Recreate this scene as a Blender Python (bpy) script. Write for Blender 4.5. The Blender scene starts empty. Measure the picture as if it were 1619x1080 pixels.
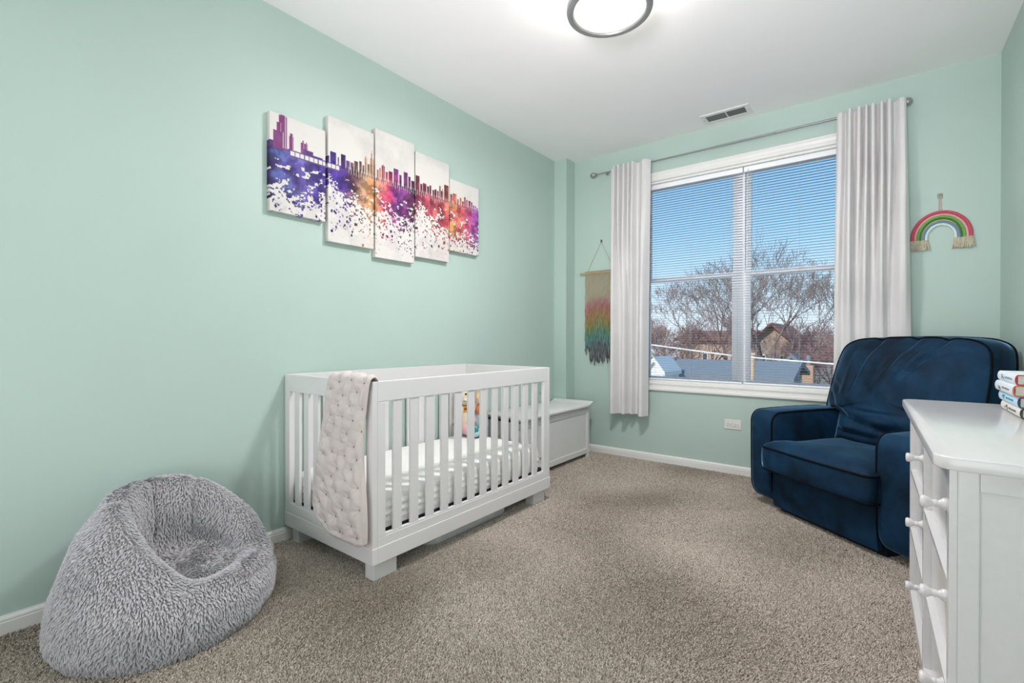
import bpy, bmesh, math, random
import numpy as np
from mathutils import Vector, Matrix, noise

S = bpy.context.scene
COL = S.collection
PI = math.pi
random.seed(7)

# ------------------------------------------------------------------ camera
FPX, YAW, PITCH, ROLL, EYE = 749.845, 0.657, -0.0038, 0.0016, 1.05
cam = bpy.data.cameras.new('camera')
cam.sensor_width = 36.0
cam.lens = FPX / 1619.0 * 36.0
cam.clip_start = 0.02
cam.clip_end = 400
co = bpy.data.objects.new('camera', cam)
COL.objects.link(co)
F_ = Vector((-math.sin(YAW) * math.cos(PITCH), math.cos(YAW) * math.cos(PITCH), math.sin(PITCH)))
R_ = Vector((math.cos(YAW), math.sin(YAW), 0))
U_ = R_.cross(F_)
cr, sr = math.cos(ROLL), math.sin(ROLL)
R2, U2 = cr * R_ + sr * U_, -sr * R_ + cr * U_
mw = Matrix.Identity(4)
for i in range(3):
    mw[i][0], mw[i][1], mw[i][2] = R2[i], U2[i], -F_[i]
mw[2][3] = EYE
co.matrix_world = mw
S.camera = co

# ------------------------------------------------------------------ colour management, world, lights
S.view_settings.view_transform = 'Standard'
S.view_settings.look = 'None'
S.view_settings.gamma = 1.0
S.view_settings.use_curve_mapping = False
S.view_settings.exposure = 0.3
S.cycles.use_denoising = True
S.cycles.max_bounces = 10
S.cycles.diffuse_bounces = 6
S.cycles.glossy_bounces = 4
S.cycles.transparent_max_bounces = 24
S.cycles.sample_clamp_indirect = 6.0
S.cycles.caustics_reflective = False
S.cycles.caustics_refractive = False


def lin(h):
    h = h.lstrip('#')
    v = [int(h[i:i + 2], 16) / 255 for i in (0, 2, 4)]
    return tuple(c / 12.92 if c <= .04045 else ((c + .055) / 1.055) ** 2.4 for c in v)


W = bpy.data.worlds.new('sky')
S.world = W
W.use_nodes = True
nt = W.node_tree
bg = nt.nodes['Background']
tc = nt.nodes.new('ShaderNodeTexCoord')
sx = nt.nodes.new('ShaderNodeSeparateXYZ')
rp = nt.nodes.new('ShaderNodeValToRGB')
nt.links.new(tc.outputs['Generated'], sx.inputs[0])
nt.links.new(sx.outputs['Z'], rp.inputs[0])
nt.links.new(rp.outputs[0], bg.inputs[0])
cr_ = rp.color_ramp
cr_.elements[0].position = 0.0
cr_.elements[0].color = (*lin('#dfeaf0'), 1)
cr_.elements[1].position = 1.0
cr_.elements[1].color = (*lin('#3f7fc0'), 1)
for p, h in ((.05, '#d9ebf5'), (.11, '#c0e0f5'), (.2, '#9fd0f2'), (.32, '#84bdec')):
    e = cr_.elements.new(p)
    e.color = (*lin(h), 1)
bg.inputs[1].default_value = 1.0

sun = bpy.data.lights.new('sun', 'SUN')
sun.energy = 3.3
sun.angle = 0.03
sun.color = (1, .95, .88)
so = bpy.data.objects.new('sun', sun)
COL.objects.link(so)
so.rotation_euler = (math.radians(52), 0, math.radians(-25))


def area(name, loc, rot, sxx, syy, energy, color=(1, 1, 1)):
    l = bpy.data.lights.new(name, 'AREA')
    l.shape = 'RECTANGLE'
    l.size, l.size_y = sxx, syy
    l.energy = energy
    l.color = color
    o = bpy.data.objects.new(name, l)
    COL.objects.link(o)
    o.location = loc
    o.rotation_euler = rot
    return o


# added fill light behind the camera, aimed forward and up, no real source
rl = area('rear_fill', (-0.75, -1.0, 1.0), (0, 0, 0), 2.4, 1.7, 37, (1, .945, 1))
rl.rotation_euler = Vector((.06, .80, .60)).to_track_quat('-Z', 'Y').to_euler()
# second unseen fill lamp, added to brighten the far ceiling and back wall
bl = area('far_fill', (-0.2, -0.8, 1.35), (0, 0, 0), .7, .7, 22, (1, .945, 1))
bl.data.spread = math.radians(88)
bl.rotation_euler = Vector((-.13, .82, .50)).to_track_quat('-Z', 'Y').to_euler()

# ------------------------------------------------------------------ helpers


def parent_to(o, p):
    if p is not None:
        o.parent = p
        m = p
        o.matrix_parent_inverse = m['_w'] if False else WORLD[p.name].inverted()


WORLD = {}


def empty(name, loc=(0, 0, 0), rz=0.0, parent=None):
    o = bpy.data.objects.new(name, None)
    COL.objects.link(o)
    o.location = loc
    o.rotation_euler = (0, 0, rz)
    o.empty_display_size = .05
    WORLD[o.name] = Matrix.Translation(loc) @ Matrix.Rotation(rz, 4, 'Z')
    if parent:
        parent_to(o, parent)
    return o


def thing(name, label, cat, loc=(0, 0, 0), rz=0.0, group=None):
    o = empty(name, loc, rz)
    o['label'] = label
    o['category'] = cat
    if group:
        o['group'] = group
    return o


def tag(o, label=None, cat=None, group=None, kind=None):
    for k, v in (('label', label), ('category', cat), ('group', group), ('kind', kind)):
        if v:
            o[k] = v
    return o


def link_mesh(name, me, parent=None, loc=None, rz=0.0, local=False):
    """geometry is in world coordinates unless local=True (then in the parent's frame)"""
    o = bpy.data.objects.new(name, me)
    COL.objects.link(o)
    if loc is not None:
        o.location = loc
    if rz:
        o.rotation_euler = (0, 0, rz)
    b = Matrix.Translation(o.location) @ Matrix.Rotation(rz, 4, 'Z')
    if parent is not None:
        o.parent = parent
        if not local:
            o.matrix_parent_inverse = WORLD[parent.name].inverted()
            WORLD[o.name] = b
        else:
            WORLD[o.name] = WORLD[parent.name] @ b
    else:
        WORLD[o.name] = b
    return o


def mesh_of(name, bm, mat, smooth=False, angle=None):
    me = bpy.data.meshes.new(name)
    bm.normal_update()
    bm.to_mesh(me)
    bm.free()
    me.materials.append(mat)
    if smooth:
        for p in me.polygons:
            p.use_smooth = True
        if angle:
            me.set_sharp_from_angle(angle=math.radians(angle))
    return me


def obj(name, bm, mat, parent=None, smooth=False, local=False, angle=40, loc=None):
    return link_mesh(name, mesh_of(name, bm, mat, smooth, angle), parent, loc=loc, local=local)


def box(bm, x0, x1, y0, y1, z0, z1, bev=0.0, seg=2):
    m = Matrix.Translation(((x0 + x1) / 2, (y0 + y1) / 2, (z0 + z1) / 2)) @ Matrix.Diagonal((abs(x1 - x0), abs(y1 - y0), abs(z1 - z0), 1))
    r = bmesh.ops.create_cube(bm, size=1, matrix=m)
    if bev:
        ed = list({e for v in r['verts'] for e in v.link_edges})
        bmesh.ops.bevel(bm, geom=ed, offset=bev, segments=seg, affect='EDGES', profile=.5)


def bbox(x0, x1, y0, y1, z0, z1, bev=0.0, seg=2):
    bm = bmesh.new()
    box(bm, x0, x1, y0, y1, z0, z1, bev, seg)
    return bm


def prism(bm, pts, axis, a, b, bev=0.0, seg=2):
    """extrude closed 2D outline along axis from a to b. axis 'x': pts (y,z); 'y': pts (x,z); 'z': pts (x,y)"""
    def P(p, t):
        return {'x': (t, p[0], p[1]), 'y': (p[0], t, p[1]), 'z': (p[0], p[1], t)}[axis]
    va = [bm.verts.new(P(p, a)) for p in pts]
    vb = [bm.verts.new(P(p, b)) for p in pts]
    n = len(pts)
    fs = [bm.faces.new(va[::-1]), bm.faces.new(vb)]
    for i in range(n):
        fs.append(bm.faces.new((va[i], va[(i + 1) % n], vb[(i + 1) % n], vb[i])))
    bmesh.ops.recalc_face_normals(bm, faces=fs)
    if bev:
        ed = [e for e in fs[0].edges] + [e for e in fs[1].edges]
        bmesh.ops.bevel(bm, geom=ed, offset=bev, segments=seg, affect='EDGES', profile=.5)
    return fs


def tube(bm, pts, rad, n=8, closed=False, caps=True):
    pts = [Vector(p) for p in pts]
    k = len(pts)
    rads = rad if isinstance(rad, (list, tuple)) else [rad] * k
    rings = []
    prev = None
    for i in range(k):
        if closed:
            t = pts[(i + 1) % k] - pts[i - 1]
        else:
            t = pts[min(i + 1, k - 1)] - pts[max(i - 1, 0)]
        if t.length < 1e-9:
            t = Vector((0, 0, 1))
        t.normalize()
        if prev is None:
            a = Vector((0, 0, 1)) if abs(t.z) < .9 else Vector((1, 0, 0))
            nrm = t.cross(a).normalized()
        else:
            nrm = (prev - t * prev.dot(t))
            if nrm.length < 1e-6:
                nrm = t.cross(Vector((0, 0, 1)))
            nrm.normalize()
        prev = nrm
        bn = t.cross(nrm)
        rings.append([bm.verts.new(pts[i] + rads[i] * (math.cos(2 * PI * j / n) * nrm + math.sin(2 * PI * j / n) * bn)) for j in range(n)])
    rng = range(k) if closed else range(k - 1)
    for i in rng:
        a, b = rings[i], rings[(i + 1) % k]
        for j in range(n):
            bm.faces.new((a[j], a[(j + 1) % n], b[(j + 1) % n], b[j]))
    if caps and not closed:
        bm.faces.new(rings[0][::-1])
        bm.faces.new(rings[-1])


def lathe(bm, prof, n=32, mat=Matrix.Identity(4)):
    """prof: list of (r, h) revolved about local z"""
    rings = []
    for r, h in prof:
        if r < 1e-6:
            rings.append([bm.verts.new(mat @ Vector((0, 0, h)))])
        else:
            rings.append([bm.verts.new(mat @ Vector((r * math.cos(2 * PI * j / n), r * math.sin(2 * PI * j / n), h))) for j in range(n)])
    fs = []
    for a, b in zip(rings, rings[1:]):
        for j in range(n):
            k = (j + 1) % n
            if len(a) == 1 and len(b) == 1:
                continue
            if len(a) == 1:
                fs.append(bm.faces.new((a[0], b[k], b[j])))
            elif len(b) == 1:
                fs.append(bm.faces.new((a[j], a[k], b[0])))
            else:
                fs.append(bm.faces.new((a[j], a[k], b[k], b[j])))
    bmesh.ops.recalc_face_normals(bm, faces=fs)


def ellipsoid(bm, c, r, rot=None, u=20, v=14):
    m = Matrix.Translation(c)
    if rot is not None:
        m = m @ rot
    bmesh.ops.create_uvsphere(bm, u_segments=u, v_segments=v, radius=1, matrix=m @ Matrix.Diagonal((*r, 1)))


def grid_faces(bm, rows, closed_u=False):
    fs = []
    for a, b in zip(rows, rows[1:]):
        n = len(a)
        for j in range(n if closed_u else n - 1):
            fs.append(bm.faces.new((a[j], a[(j + 1) % n], b[(j + 1) % n], b[j])))
    return fs


def catmull(pts, n):
    """sample a Catmull-Rom spline through pts, n samples per span"""
    out = []
    P = [np.array(p, float) for p in pts]
    for i in range(len(P) - 1):
        p0 = P[i - 1] if i else 2 * P[0] - P[1]
        p1, p2 = P[i], P[i + 1]
        p3 = P[i + 2] if i + 2 < len(P) else 2 * P[-1] - P[-2]
        for k in range(n):
            t = k / n
            out.append(.5 * ((2 * p1) + (-p0 + p2) * t + (2 * p0 - 5 * p1 + 4 * p2 - p3) * t * t + (-p0 + 3 * p1 - 3 * p2 + p3) * t ** 3))
    out.append(P[-1])
    return out


def smooth01(a, b, x):
    t = min(1, max(0, (x - a) / (b - a)))
    return t * t * (3 - 2 * t)


# ------------------------------------------------------------------ materials
def mat(name, col, rough=.5, var=0.0, vscale=8.0, bump=0.0, bscale=60.0, metal=0.0, sheen=0.0, spec=.5,
        sheen_tint=(1, 1, 1), col2=None, coat=0.0, detail=3.0, bdist=.01, stretch=None):
    m = bpy.data.materials.new(name)
    m.use_nodes = True
    t = m.node_tree
    b = t.nodes['Principled BSDF']
    c = lin(col) if isinstance(col, str) else col
    b.inputs['Base Color'].default_value = (*c, 1)
    b.inputs['Roughness'].default_value = rough
    b.inputs['Metallic'].default_value = metal
    b.inputs['Specular IOR Level'].default_value = spec
    if sheen:
        b.inputs['Sheen Weight'].default_value = sheen
        b.inputs['Sheen Roughness'].default_value = .35
        b.inputs['Sheen Tint'].default_value = (*sheen_tint, 1)
    if coat:
        b.inputs['Coat Weight'].default_value = coat
        b.inputs['Coat Roughness'].default_value = .1
    cd = t.nodes.new('ShaderNodeTexCoord')
    src = cd.outputs['Object']
    if stretch:
        mp = t.nodes.new('ShaderNodeMapping')
        mp.inputs['Scale'].default_value = stretch
        t.links.new(src, mp.inputs[0])
        src = mp.outputs[0]
    n = t.nodes.new('ShaderNodeTexNoise')
    n.inputs['Scale'].default_value = vscale
    n.inputs['Detail'].default_value = detail
    t.links.new(src, n.inputs['Vector'])
    r = t.nodes.new('ShaderNodeValToRGB')
    c2 = lin(col2) if col2 else tuple(max(0, x * (1 - var)) for x in c)
    r.color_ramp.elements[0].position = .35
    r.color_ramp.elements[1].position = .65
    r.color_ramp.elements[0].color = (*c2, 1)
    r.color_ramp.elements[1].color = (*c, 1)
    t.links.new(n.outputs['Fac'], r.inputs[0])
    t.links.new(r.outputs[0], b.inputs['Base Color'])
    if bump:
        n2 = t.nodes.new('ShaderNodeTexNoise')
        n2.inputs['Scale'].default_value = bscale
        n2.inputs['Detail'].default_value = 3
        t.links.new(src, n2.inputs['Vector'])
        bp_ = t.nodes.new('ShaderNodeBump')
        bp_.inputs['Strength'].default_value = bump
        bp_.inputs['Distance'].default_value = bdist
        t.links.new(n2.outputs['Fac'], bp_.inputs['Height'])
        t.links.new(bp_.outputs[0], b.inputs['Normal'])
    return m


def emit(name, col, strength):
    m = bpy.data.materials.new(name)
    m.use_nodes = True
    t = m.node_tree
    b = t.nodes['Principled BSDF']
    b.inputs['Base Color'].default_value = (.8, .8, .8, 1)
    b.inputs['Emission Color'].default_value = (*col, 1)
    b.inputs['Emission Strength'].default_value = strength
    return m


MINT = '#b8cdc5'
M_wall = mat('mint_wall_paint', MINT, .42, var=.03, vscale=1.5, bump=.06, bscale=220, bdist=.002, spec=.4)
M_ceil = mat('white_ceiling_paint', '#faf8f8', .8, var=.02, vscale=2, bump=.05, bscale=200, bdist=.002)
M_trim = mat('white_trim_paint', '#ecebe8', .35, var=.02, vscale=4)
M_white = mat('white_furniture_lacquer', '#e4e2e2', .32, var=.02, vscale=3)
M_dress = mat('white_dresser_lacquer', '#d9d8d8', .22, var=.03, vscale=5, coat=.3, stretch=(8, 1, 8))
M_vinyl = mat('white_window_vinyl', '#f3f5f8', .35, var=.02)
M_slat = mat('white_blind_slat', '#c6ced7', .4, var=.02)
M_nickel = mat('brushed_nickel', '#a4a5a7', .42, var=.12, vscale=40, metal=.55, stretch=(1, 1, 12))
M_dark = mat('dark_gap', '#17181a', .8, var=.2)
M_greyp = mat('outlet_slot', '#4a4a48', .6, var=.2)
M_louv = mat('grey_vent_louver', '#9ea2a2', .5, var=.1)
M_plate = mat('white_outlet_plastic', '#e4e2dd', .35, var=.02)


def carpet_mat():
    m = bpy.data.materials.new('beige_carpet_pile')
    m.use_nodes = True
    t = m.node_tree
    L = t.links.new
    b = t.nodes['Principled BSDF']
    b.inputs['Roughness'].default_value = .95
    b.inputs['Specular IOR Level'].default_value = .1
    b.inputs['Sheen Weight'].default_value = .15
    cd = t.nodes.new('ShaderNodeTexCoord')
    n1 = t.nodes.new('ShaderNodeTexNoise')
    n1.inputs['Scale'].default_value = 170
    n1.inputs['Detail'].default_value = 3
    n1.inputs['Roughness'].default_value = .65
    n2 = t.nodes.new('ShaderNodeTexNoise')
    n2.inputs['Scale'].default_value = 2.2
    n2.inputs['Detail'].default_value = 4
    n2.inputs['Distortion'].default_value = .6
    v = t.nodes.new('ShaderNodeTexVoronoi')
    v.inputs['Scale'].default_value = 150
    for n in (n1, n2, v):
        L(cd.outputs['Object'], n.inputs['Vector'])
    r = t.nodes.new('ShaderNodeValToRGB')
    e = r.color_ramp.elements
    e[0].position, e[0].color = .32, (*lin('#66594c'), 1)
    e[1].position, e[1].color = .68, (*lin('#d6c9ba'), 1)
    k = e.new(.5)
    k.color = (*lin('#a89b8d'), 1)
    L(n1.outputs['Fac'], r.inputs[0])
    r2 = t.nodes.new('ShaderNodeValToRGB')
    r2.color_ramp.elements[0].position, r2.color_ramp.elements[0].color = .35, (.86, .86, .86, 1)
    r2.color_ramp.elements[1].position, r2.color_ramp.elements[1].color = .65, (1.0, 1.0, 1.0, 1)
    L(n2.outputs['Fac'], r2.inputs[0])
    mx = t.nodes.new('ShaderNodeMixRGB')
    mx.blend_type = 'MULTIPLY'
    mx.inputs[0].default_value = 1
    L(r.outputs[0], mx.inputs[1])
    L(r2.outputs[0], mx.inputs[2])
    L(mx.outputs[0], b.inputs['Base Color'])
    ad = t.nodes.new('ShaderNodeMath')
    ad.operation = 'ADD'
    L(n1.outputs['Fac'], ad.inputs[0])
    L(v.outputs['Distance'], ad.inputs[1])
    bp_ = t.nodes.new('ShaderNodeBump')
    bp_.inputs['Strength'].default_value = .9
    bp_.inputs['Distance'].default_value = .006
    L(ad.outputs[0], bp_.inputs['Height'])
    L(bp_.outputs[0], b.inputs['Normal'])
    return m


def glass_mat():
    m = bpy.data.materials.new('clear_window_glass')
    m.use_nodes = True
    t = m.node_tree
    t.nodes.remove(t.nodes['Principled BSDF'])
    out = t.nodes['Material Output']
    tr = t.nodes.new('ShaderNodeBsdfTransparent')
    tr.inputs[0].default_value = (.97, .98, .99, 1)
    gl = t.nodes.new('ShaderNodeBsdfGlossy')
    gl.inputs['Roughness'].default_value = .02
    fr = t.nodes.new('ShaderNodeFresnel')
    fr.inputs[0].default_value = 1.03
    mx = t.nodes.new('ShaderNodeMixShader')
    t.links.new(fr.outputs[0], mx.inputs[0])
    t.links.new(tr.outputs[0], mx.inputs[1])
    t.links.new(gl.outputs[0], mx.inputs[2])
    t.links.new(mx.outputs[0], out.inputs[0])
    return m


def cloth_mat(name, col, trans=.3, col2=None, bscale=900, bump=.15):
    m = mat(name, col, .9, var=.04, vscale=6, bump=bump, bscale=bscale, spec=.15, sheen=.1, bdist=.002, col2=col2)
    t = m.node_tree
    b = t.nodes['Principled BSDF']
    out = t.nodes['Material Output']
    tl = t.nodes.new('ShaderNodeBsdfTranslucent')
    tl.inputs[0].default_value = (*lin(col), 1)
    mx = t.nodes.new('ShaderNodeMixShader')
    mx.inputs[0].default_value = trans
    t.links.new(b.outputs[0], mx.inputs[1])
    t.links.new(tl.outputs[0], mx.inputs[2])
    t.links.new(mx.outputs[0], out.inputs[0])
    return m


def vcol_mat(name, rough=.8, bump=0.0, bscale=400):
    m = mat(name, (.5, .5, .5), rough, bump=bump, bscale=bscale, bdist=.002, spec=.3)
    t = m.node_tree
    a = t.nodes.new('ShaderNodeVertexColor')
    a.layer_name = 'paint'
    t.links.new(a.outputs[0], t.nodes['Principled BSDF'].inputs['Base Color'])
    return m


M_carpet = carpet_mat()
M_glass = glass_mat()
M_curtain = cloth_mat('white_curtain_linen', '#e6e4e4', .10)
M_sheet = mat('white_cotton_sheet', '#f1f0ee', .9, var=.03, bump=.1, bscale=500, bdist=.002, spec=.2)
M_quilt = mat('pale_blush_quilt_velvet', '#d8cdca', .7, var=.05, vscale=10, bump=.12, bscale=250, bdist=.003, sheen=.4, sheen_tint=(1, .95, .93), spec=.2)
M_thread = mat('grey_tuft_thread', '#7d7270', .9, var=.1)

# ------------------------------------------------------------------ room shell
XL, XR, YB, YR, H = -2.451, 0.573, 3.989, -1.15, 2.753
XC, YC = -2.317, 3.836        # boxed-out column in the far left corner
WX0, WX1, WZ0, WZ1 = -1.65, -0.060, 0.690, 2.412   # window opening
T = .14


def structure(name, bm, m, parent=None, smooth=False):
    o = obj(name, bm, m, parent, smooth)
    if parent is None:
        o['kind'] = 'structure'
    return o


structure('floor', bbox(XL - T, XR + T, YR - T, YB + T, -.12, 0), M_carpet)
structure('ceiling', bbox(XL - T, XR + T, YR - T, YB + T, H, H + .12), M_ceil)
structure('wall_left', bbox(XL - T, XL, YR - T, YB + T, 0, H), M_wall)
structure('wall_right', bbox(XR, XR + T, YR - T, YB + T, 0, H), M_wall)
structure('wall_rear', bbox(XL, XR, YR - T, YR, 0, H), M_wall)
bm = bmesh.new()
box(bm, XL, WX0, YB, YB + T, 0, H)
box(bm, WX1, XR, YB, YB + T, 0, H)
box(bm, WX0, WX1, YB, YB + T, 0, WZ0)
box(bm, WX0, WX1, YB, YB + T, WZ1, H)
box(bm, XL, XC, YC, YB, 0, H)
structure('wall_back', bm, M_wall)


def baseboard(name, path):
    """path: plan polyline with the room on its left side; moulded profile swept along it"""
    prof = [(0, 0), (.014, 0), (.014, .048), (.0115, .05), (.0115, .054), (.013, .056), (.011, .062), (.007, .067), (.006, .0705), (0, .0705)]
    bm = bmesh.new()
    rows = []
    n = len(path)
    for i, p in enumerate(path):
        p = Vector((*p, 0))
        d0 = (Vector((*path[i], 0)) - Vector((*path[i - 1], 0))).normalized() if i else None
        d1 = (Vector((*path[i + 1], 0)) - Vector((*path[i], 0))).normalized() if i < n - 1 else None
        d0 = d0 or d1
        d1 = d1 or d0
        n0, n1 = Vector((-d0.y, d0.x, 0)), Vector((-d1.y, d1.x, 0))
        mt = (n0 + n1)
        mt = mt / max(.3, mt.dot(n0))
        rows.append([bm.verts.new(p + mt * a + Vector((0, 0, b))) for a, b in prof])
    grid_faces(bm, rows, True)
    bm.faces.new(rows[0])
    bm.faces.new(rows[-1][::-1])
    bmesh.ops.recalc_face_normals(bm, faces=bm.faces[:])
    return structure(name, bm, M_trim)


baseboard('baseboard_left', [(XL, YC), (XL, YR)])
baseboard('baseboard_back', [(XR, YB), (XC, YB), (XC, YC), (XL, YC)])
baseboard('baseboard_right', [(XR, YR), (XR, YB)])
baseboard('baseboard_rear', [(XL, YR), (XR, YR)])

# ---- window
win = empty('window_1', ((WX0 + WX1) / 2, YB, WZ0))
win['kind'] = 'structure'


def casing():
    prof = [(0, 0), (0, .012), (.006, .016), (.02, .0165), (.024, .013), (.034, .0125), (.05, .016), (.056, .02), (.07, .02), (.074, .016), (.074, 0)]
    bm = bmesh.new()
    cs = [(WX0, WZ0, -1, -1), (WX1, WZ0, 1, -1), (WX1, WZ1, 1, 1), (WX0, WZ1, -1, 1)]
    rows = []
    for x, z, sx_, sz_ in cs + cs[:1]:
        rows.append([bm.verts.new((x + sx_ * a, YB - b, z + sz_ * a)) for a, b in prof])
    grid_faces(bm, rows, True)
    bmesh.ops.remove_doubles(bm, verts=bm.verts[:], dist=1e-5)
    bmesh.ops.recalc_face_normals(bm, faces=bm.faces[:])
    return bm


obj('casing', casing(), M_trim, win)
bm = bmesh.new()
for a in ((WX0, WX0 + .018, WZ0, WZ1), (WX1 - .018, WX1, WZ0, WZ1), (WX0, WX1, WZ0, WZ0 + .016), (WX0, WX1, WZ1 - .018, WZ1)):
    box(bm, a[0], a[1], YB + .001, YB + T, a[2], a[3], .002)
obj('jamb', bm, M_trim, win)
MX = (WX0 + WX1) / 2
obj('mullion', bbox(MX - .028, MX + .028, YB + .075, YB + T + .01, WZ0 + .016, WZ1 - .018, .003), M_vinyl, win)
ZM = 1.572
for sgn in (-1, 1):
    xa, xb = (WX0 + .018, MX - .028) if sgn < 0 else (MX + .028, WX1 - .018)
    for up in (0, 1):
        ya, yb_ = (YB + .075, YB + .1) if not up else (YB + .102, YB + .127)
        za, zb = (WZ0 + .016, ZM + .018) if not up else (ZM - .018, WZ1 - .018)
        fw = .04
        bm = bmesh.new()
        box(bm, xa, xa + fw, ya, yb_, za, zb, .003)
        box(bm, xb - fw, xb, ya, yb_, za, zb, .003)
        zlo = .034 if up else .028
        box(bm, xa + fw, xb - fw, ya, yb_, za, za + zlo, .003)
        box(bm, xa + fw, xb - fw, ya, yb_, zb - .034, zb, .003)
        s = obj('sash', bm, M_vinyl, win)
        obj('pane', bbox(xa + fw - .004, xb - fw + .004, (ya + yb_) / 2 - .002, (ya + yb_) / 2 + .002, za + zlo - .004, zb - .03), M_glass, s)
    xm = (xa + xb) / 2
    bm = bmesh.new()
    box(bm, xm - .028, xm + .028, YB + .08, YB + .1, ZM + .018, ZM + .026, .002)
    tube(bm, [(xm + .004, YB + .09, ZM + .024), (xm + .004, YB + .09, ZM + .034)], .009, 10)
    box(bm, xm - .024, xm + .008, YB + .084, YB + .092, ZM + .03, ZM + .037, .002)
    obj('sash_lock', bm, M_vinyl, win, True)

# ---- blinds: headrail, 80 slats each, bottom rail, cords
YBL = YB + .036


def slat_mesh(w):
    bm = bmesh.new()
    rows = []
    for x in (-w / 2, w / 2):
        rows.append([bm.verts.new((x, -.0125 + .025 * i / 4, .0016 * (1 - ((i - 2) / 2) ** 2))) for i in range(5)])
    grid_faces(bm, rows)
    bmesh.ops.solidify(bm, geom=bm.faces[:], thickness=.0005)
    return mesh_of('slat', bm, M_slat, True, 50)


for xa, xb, lab in ((WX0 + .022, MX + .020, 'white mini blind with open slats over the left half of the window'),
                    (MX + .028, WX1 - .022, 'white mini blind with open slats over the right half of the window')):
    b = thing('window_blind', lab, 'blind', ((xa + xb) / 2, YBL, WZ0 + .02), group='mini blinds in the window')
    bm = bbox(xa, xb, YBL - .014, YBL + .014, 2.352, 2.392, .003)
    h = obj('headrail', bm, M_vinyl, b)
    me = slat_mesh(xb - xa - .006)
    ztop, zbot = 2.343, .728
    n = 81
    for i in range(n):
        link_mesh('slat', me, b, loc=((xa + xb) / 2, YBL, ztop + (zbot - ztop) * i / (n - 1)))
    obj('bottom_rail', bbox(xa + .002, xb - .002, YBL - .013, YBL + .013, .7085, .7215, .003), M_vinyl, b)
    bm = bmesh.new()
    for q in (.12, .5, .88):
        x = xa + (xb - xa) * q
        for dy in (-.0132, .0132):
            tube(bm, [(x, YBL + dy, .72), (x, YBL + dy, 2.36)], .0006, 4)
    obj('ladder_cord', bm, M_slat, b)
    bm = bmesh.new()
    lathe(bm, [(0, 0), (.004, .002), (.005, .012), (.002, .02), (0, .021)], 10, Matrix.Translation(((xa + xb) / 2, YBL - .018, .692)))
    tube(bm, [((xa + xb) / 2, YBL - .018, .71), ((xa + xb) / 2, YBL - .012, .722)], .001, 4)
    obj('cord_button', bm, M_slat, b)
    bm = bmesh.new()
    xw = xa + .03
    tube(bm, [(xw, YBL - .02, 2.37), (xw + .002, YBL - .02, 1.62)], .0028, 6)
    obj('tilt_wand', bm, M_slat, b)

# ------------------------------------------------------------------ curtain rod and curtains
YROD, ZROD = 3.944, 2.574
rod = thing('curtain_rod', 'thin brushed nickel curtain rod with ball ends above the window', 'curtain rod', ((-2.08 + .13) / 2, YROD, ZROD))
bm = bmesh.new()
tube(bm, [(-2.085, YROD, ZROD), (-1.05, YROD, ZROD)], .0062, 12)
tube(bm, [(-1.05, YROD, ZROD), (.135, YROD, ZROD)], .0075, 12)
tube(bm, [(-1.053, YROD, ZROD), (-1.045, YROD, ZROD)], .0088, 12)
obj('pole', bm, M_nickel, rod, True)
for x, s in ((-2.095, -1), (.145, 1)):
    bm = bmesh.new()
    m4 = Matrix.Translation((x, YROD, ZROD)) @ Matrix.Rotation(s * PI / 2, 4, 'Y')
    lathe(bm, [(0, .026), (.012, .0235), (.021, .015), (.0255, 0), (.021, -.015), (.013, -.022), (.009, -.026), (.012, -.028), (.012, -.034), (0, -.034)], 24, m4)
    obj('finial', bm, M_nickel, rod, True)
for x in (-1.97, .11):
    bm = bmesh.new()
    tube(bm, [(x, YROD, ZROD), (x, YB - .002, ZROD)], .005, 8)
    tube(bm, [(x, YB - .006, ZROD), (x, YB, ZROD)], .016, 16)
    obj('bracket', bm, M_nickel, rod, True)


def curtain(label, xt0, xt1, xb0, xb1, zt, zb, folds, seed, y0, depth, tail=1.0):
    """folds: (centre, half width, amount) at the heading; pinched tall tabs that open into soft columns lower down"""
    NU, NV = 340, 80
    bm = bmesh.new()
    rows = []
    for j in range(NV + 1):
        v = j / NV
        x0 = xt0 + (xb0 - xt0) * v
        x1 = xt1 + (xb1 - xt1) * v
        op = smooth01(.03, .42, v)
        row = []
        for i in range(NU + 1):
            u = i / NU
            d, sway = 0, 0
            for k, (c0, w0, am, c1, w1, am1) in enumerate(folds):
                lo = smooth01(.06, .62, v)
                c = c0 + (c1 - c0) * lo
                w = w0 + (w1 - w0) * lo
                q = (u - c) / w
                g = math.exp(-abs(q) ** (5.0 - 2.2 * op))
                g2 = (am + (am1 - am) * lo) * g * (.55 + .48 * op)
                d = max(d, g2) + .35 * min(d, g2)
                sway += (u - c) * g * (-.50 if k % 2 else -.38)
            x = x0 + (x1 - x0) * (u + .8 * sway * (1 - .35 * op))
            n_ = noise.noise(Vector((u * 5, v * 2.0, seed))) * .012 * smooth01(.05, .5, v) + .003 * noise.noise(Vector((u * 16, v * 6, seed + 5)))
            y = min(y0 - depth * min(1.15, d) - n_ - .003, y0 - .001)
            y = y0 - (y0 - y) * (1 - (1 - tail) * smooth01(.5, .68, v))
            z = zt + (zb - zt) * v
            if v < .10:
                z += .016 * min(1, d) * (1 - v / .10)
            z += .004 * math.sin(u * 9 + seed) * v
            hz = z - zb
            if .072 < hz < .084:
                y += .003
            row.append(bm.verts.new((x, y, z)))
        rows.append(row)
    grid_faces(bm, rows)
    bmesh.ops.recalc_face_normals(bm, faces=bm.faces[:])
    bmesh.ops.solidify(bm, geom=bm.faces[:], thickness=.0018)
    o = obj('curtain', bm, M_curtain, None, True, angle=80)
    tag(o, label, 'curtain', 'white curtains at the window')
    return o


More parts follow.
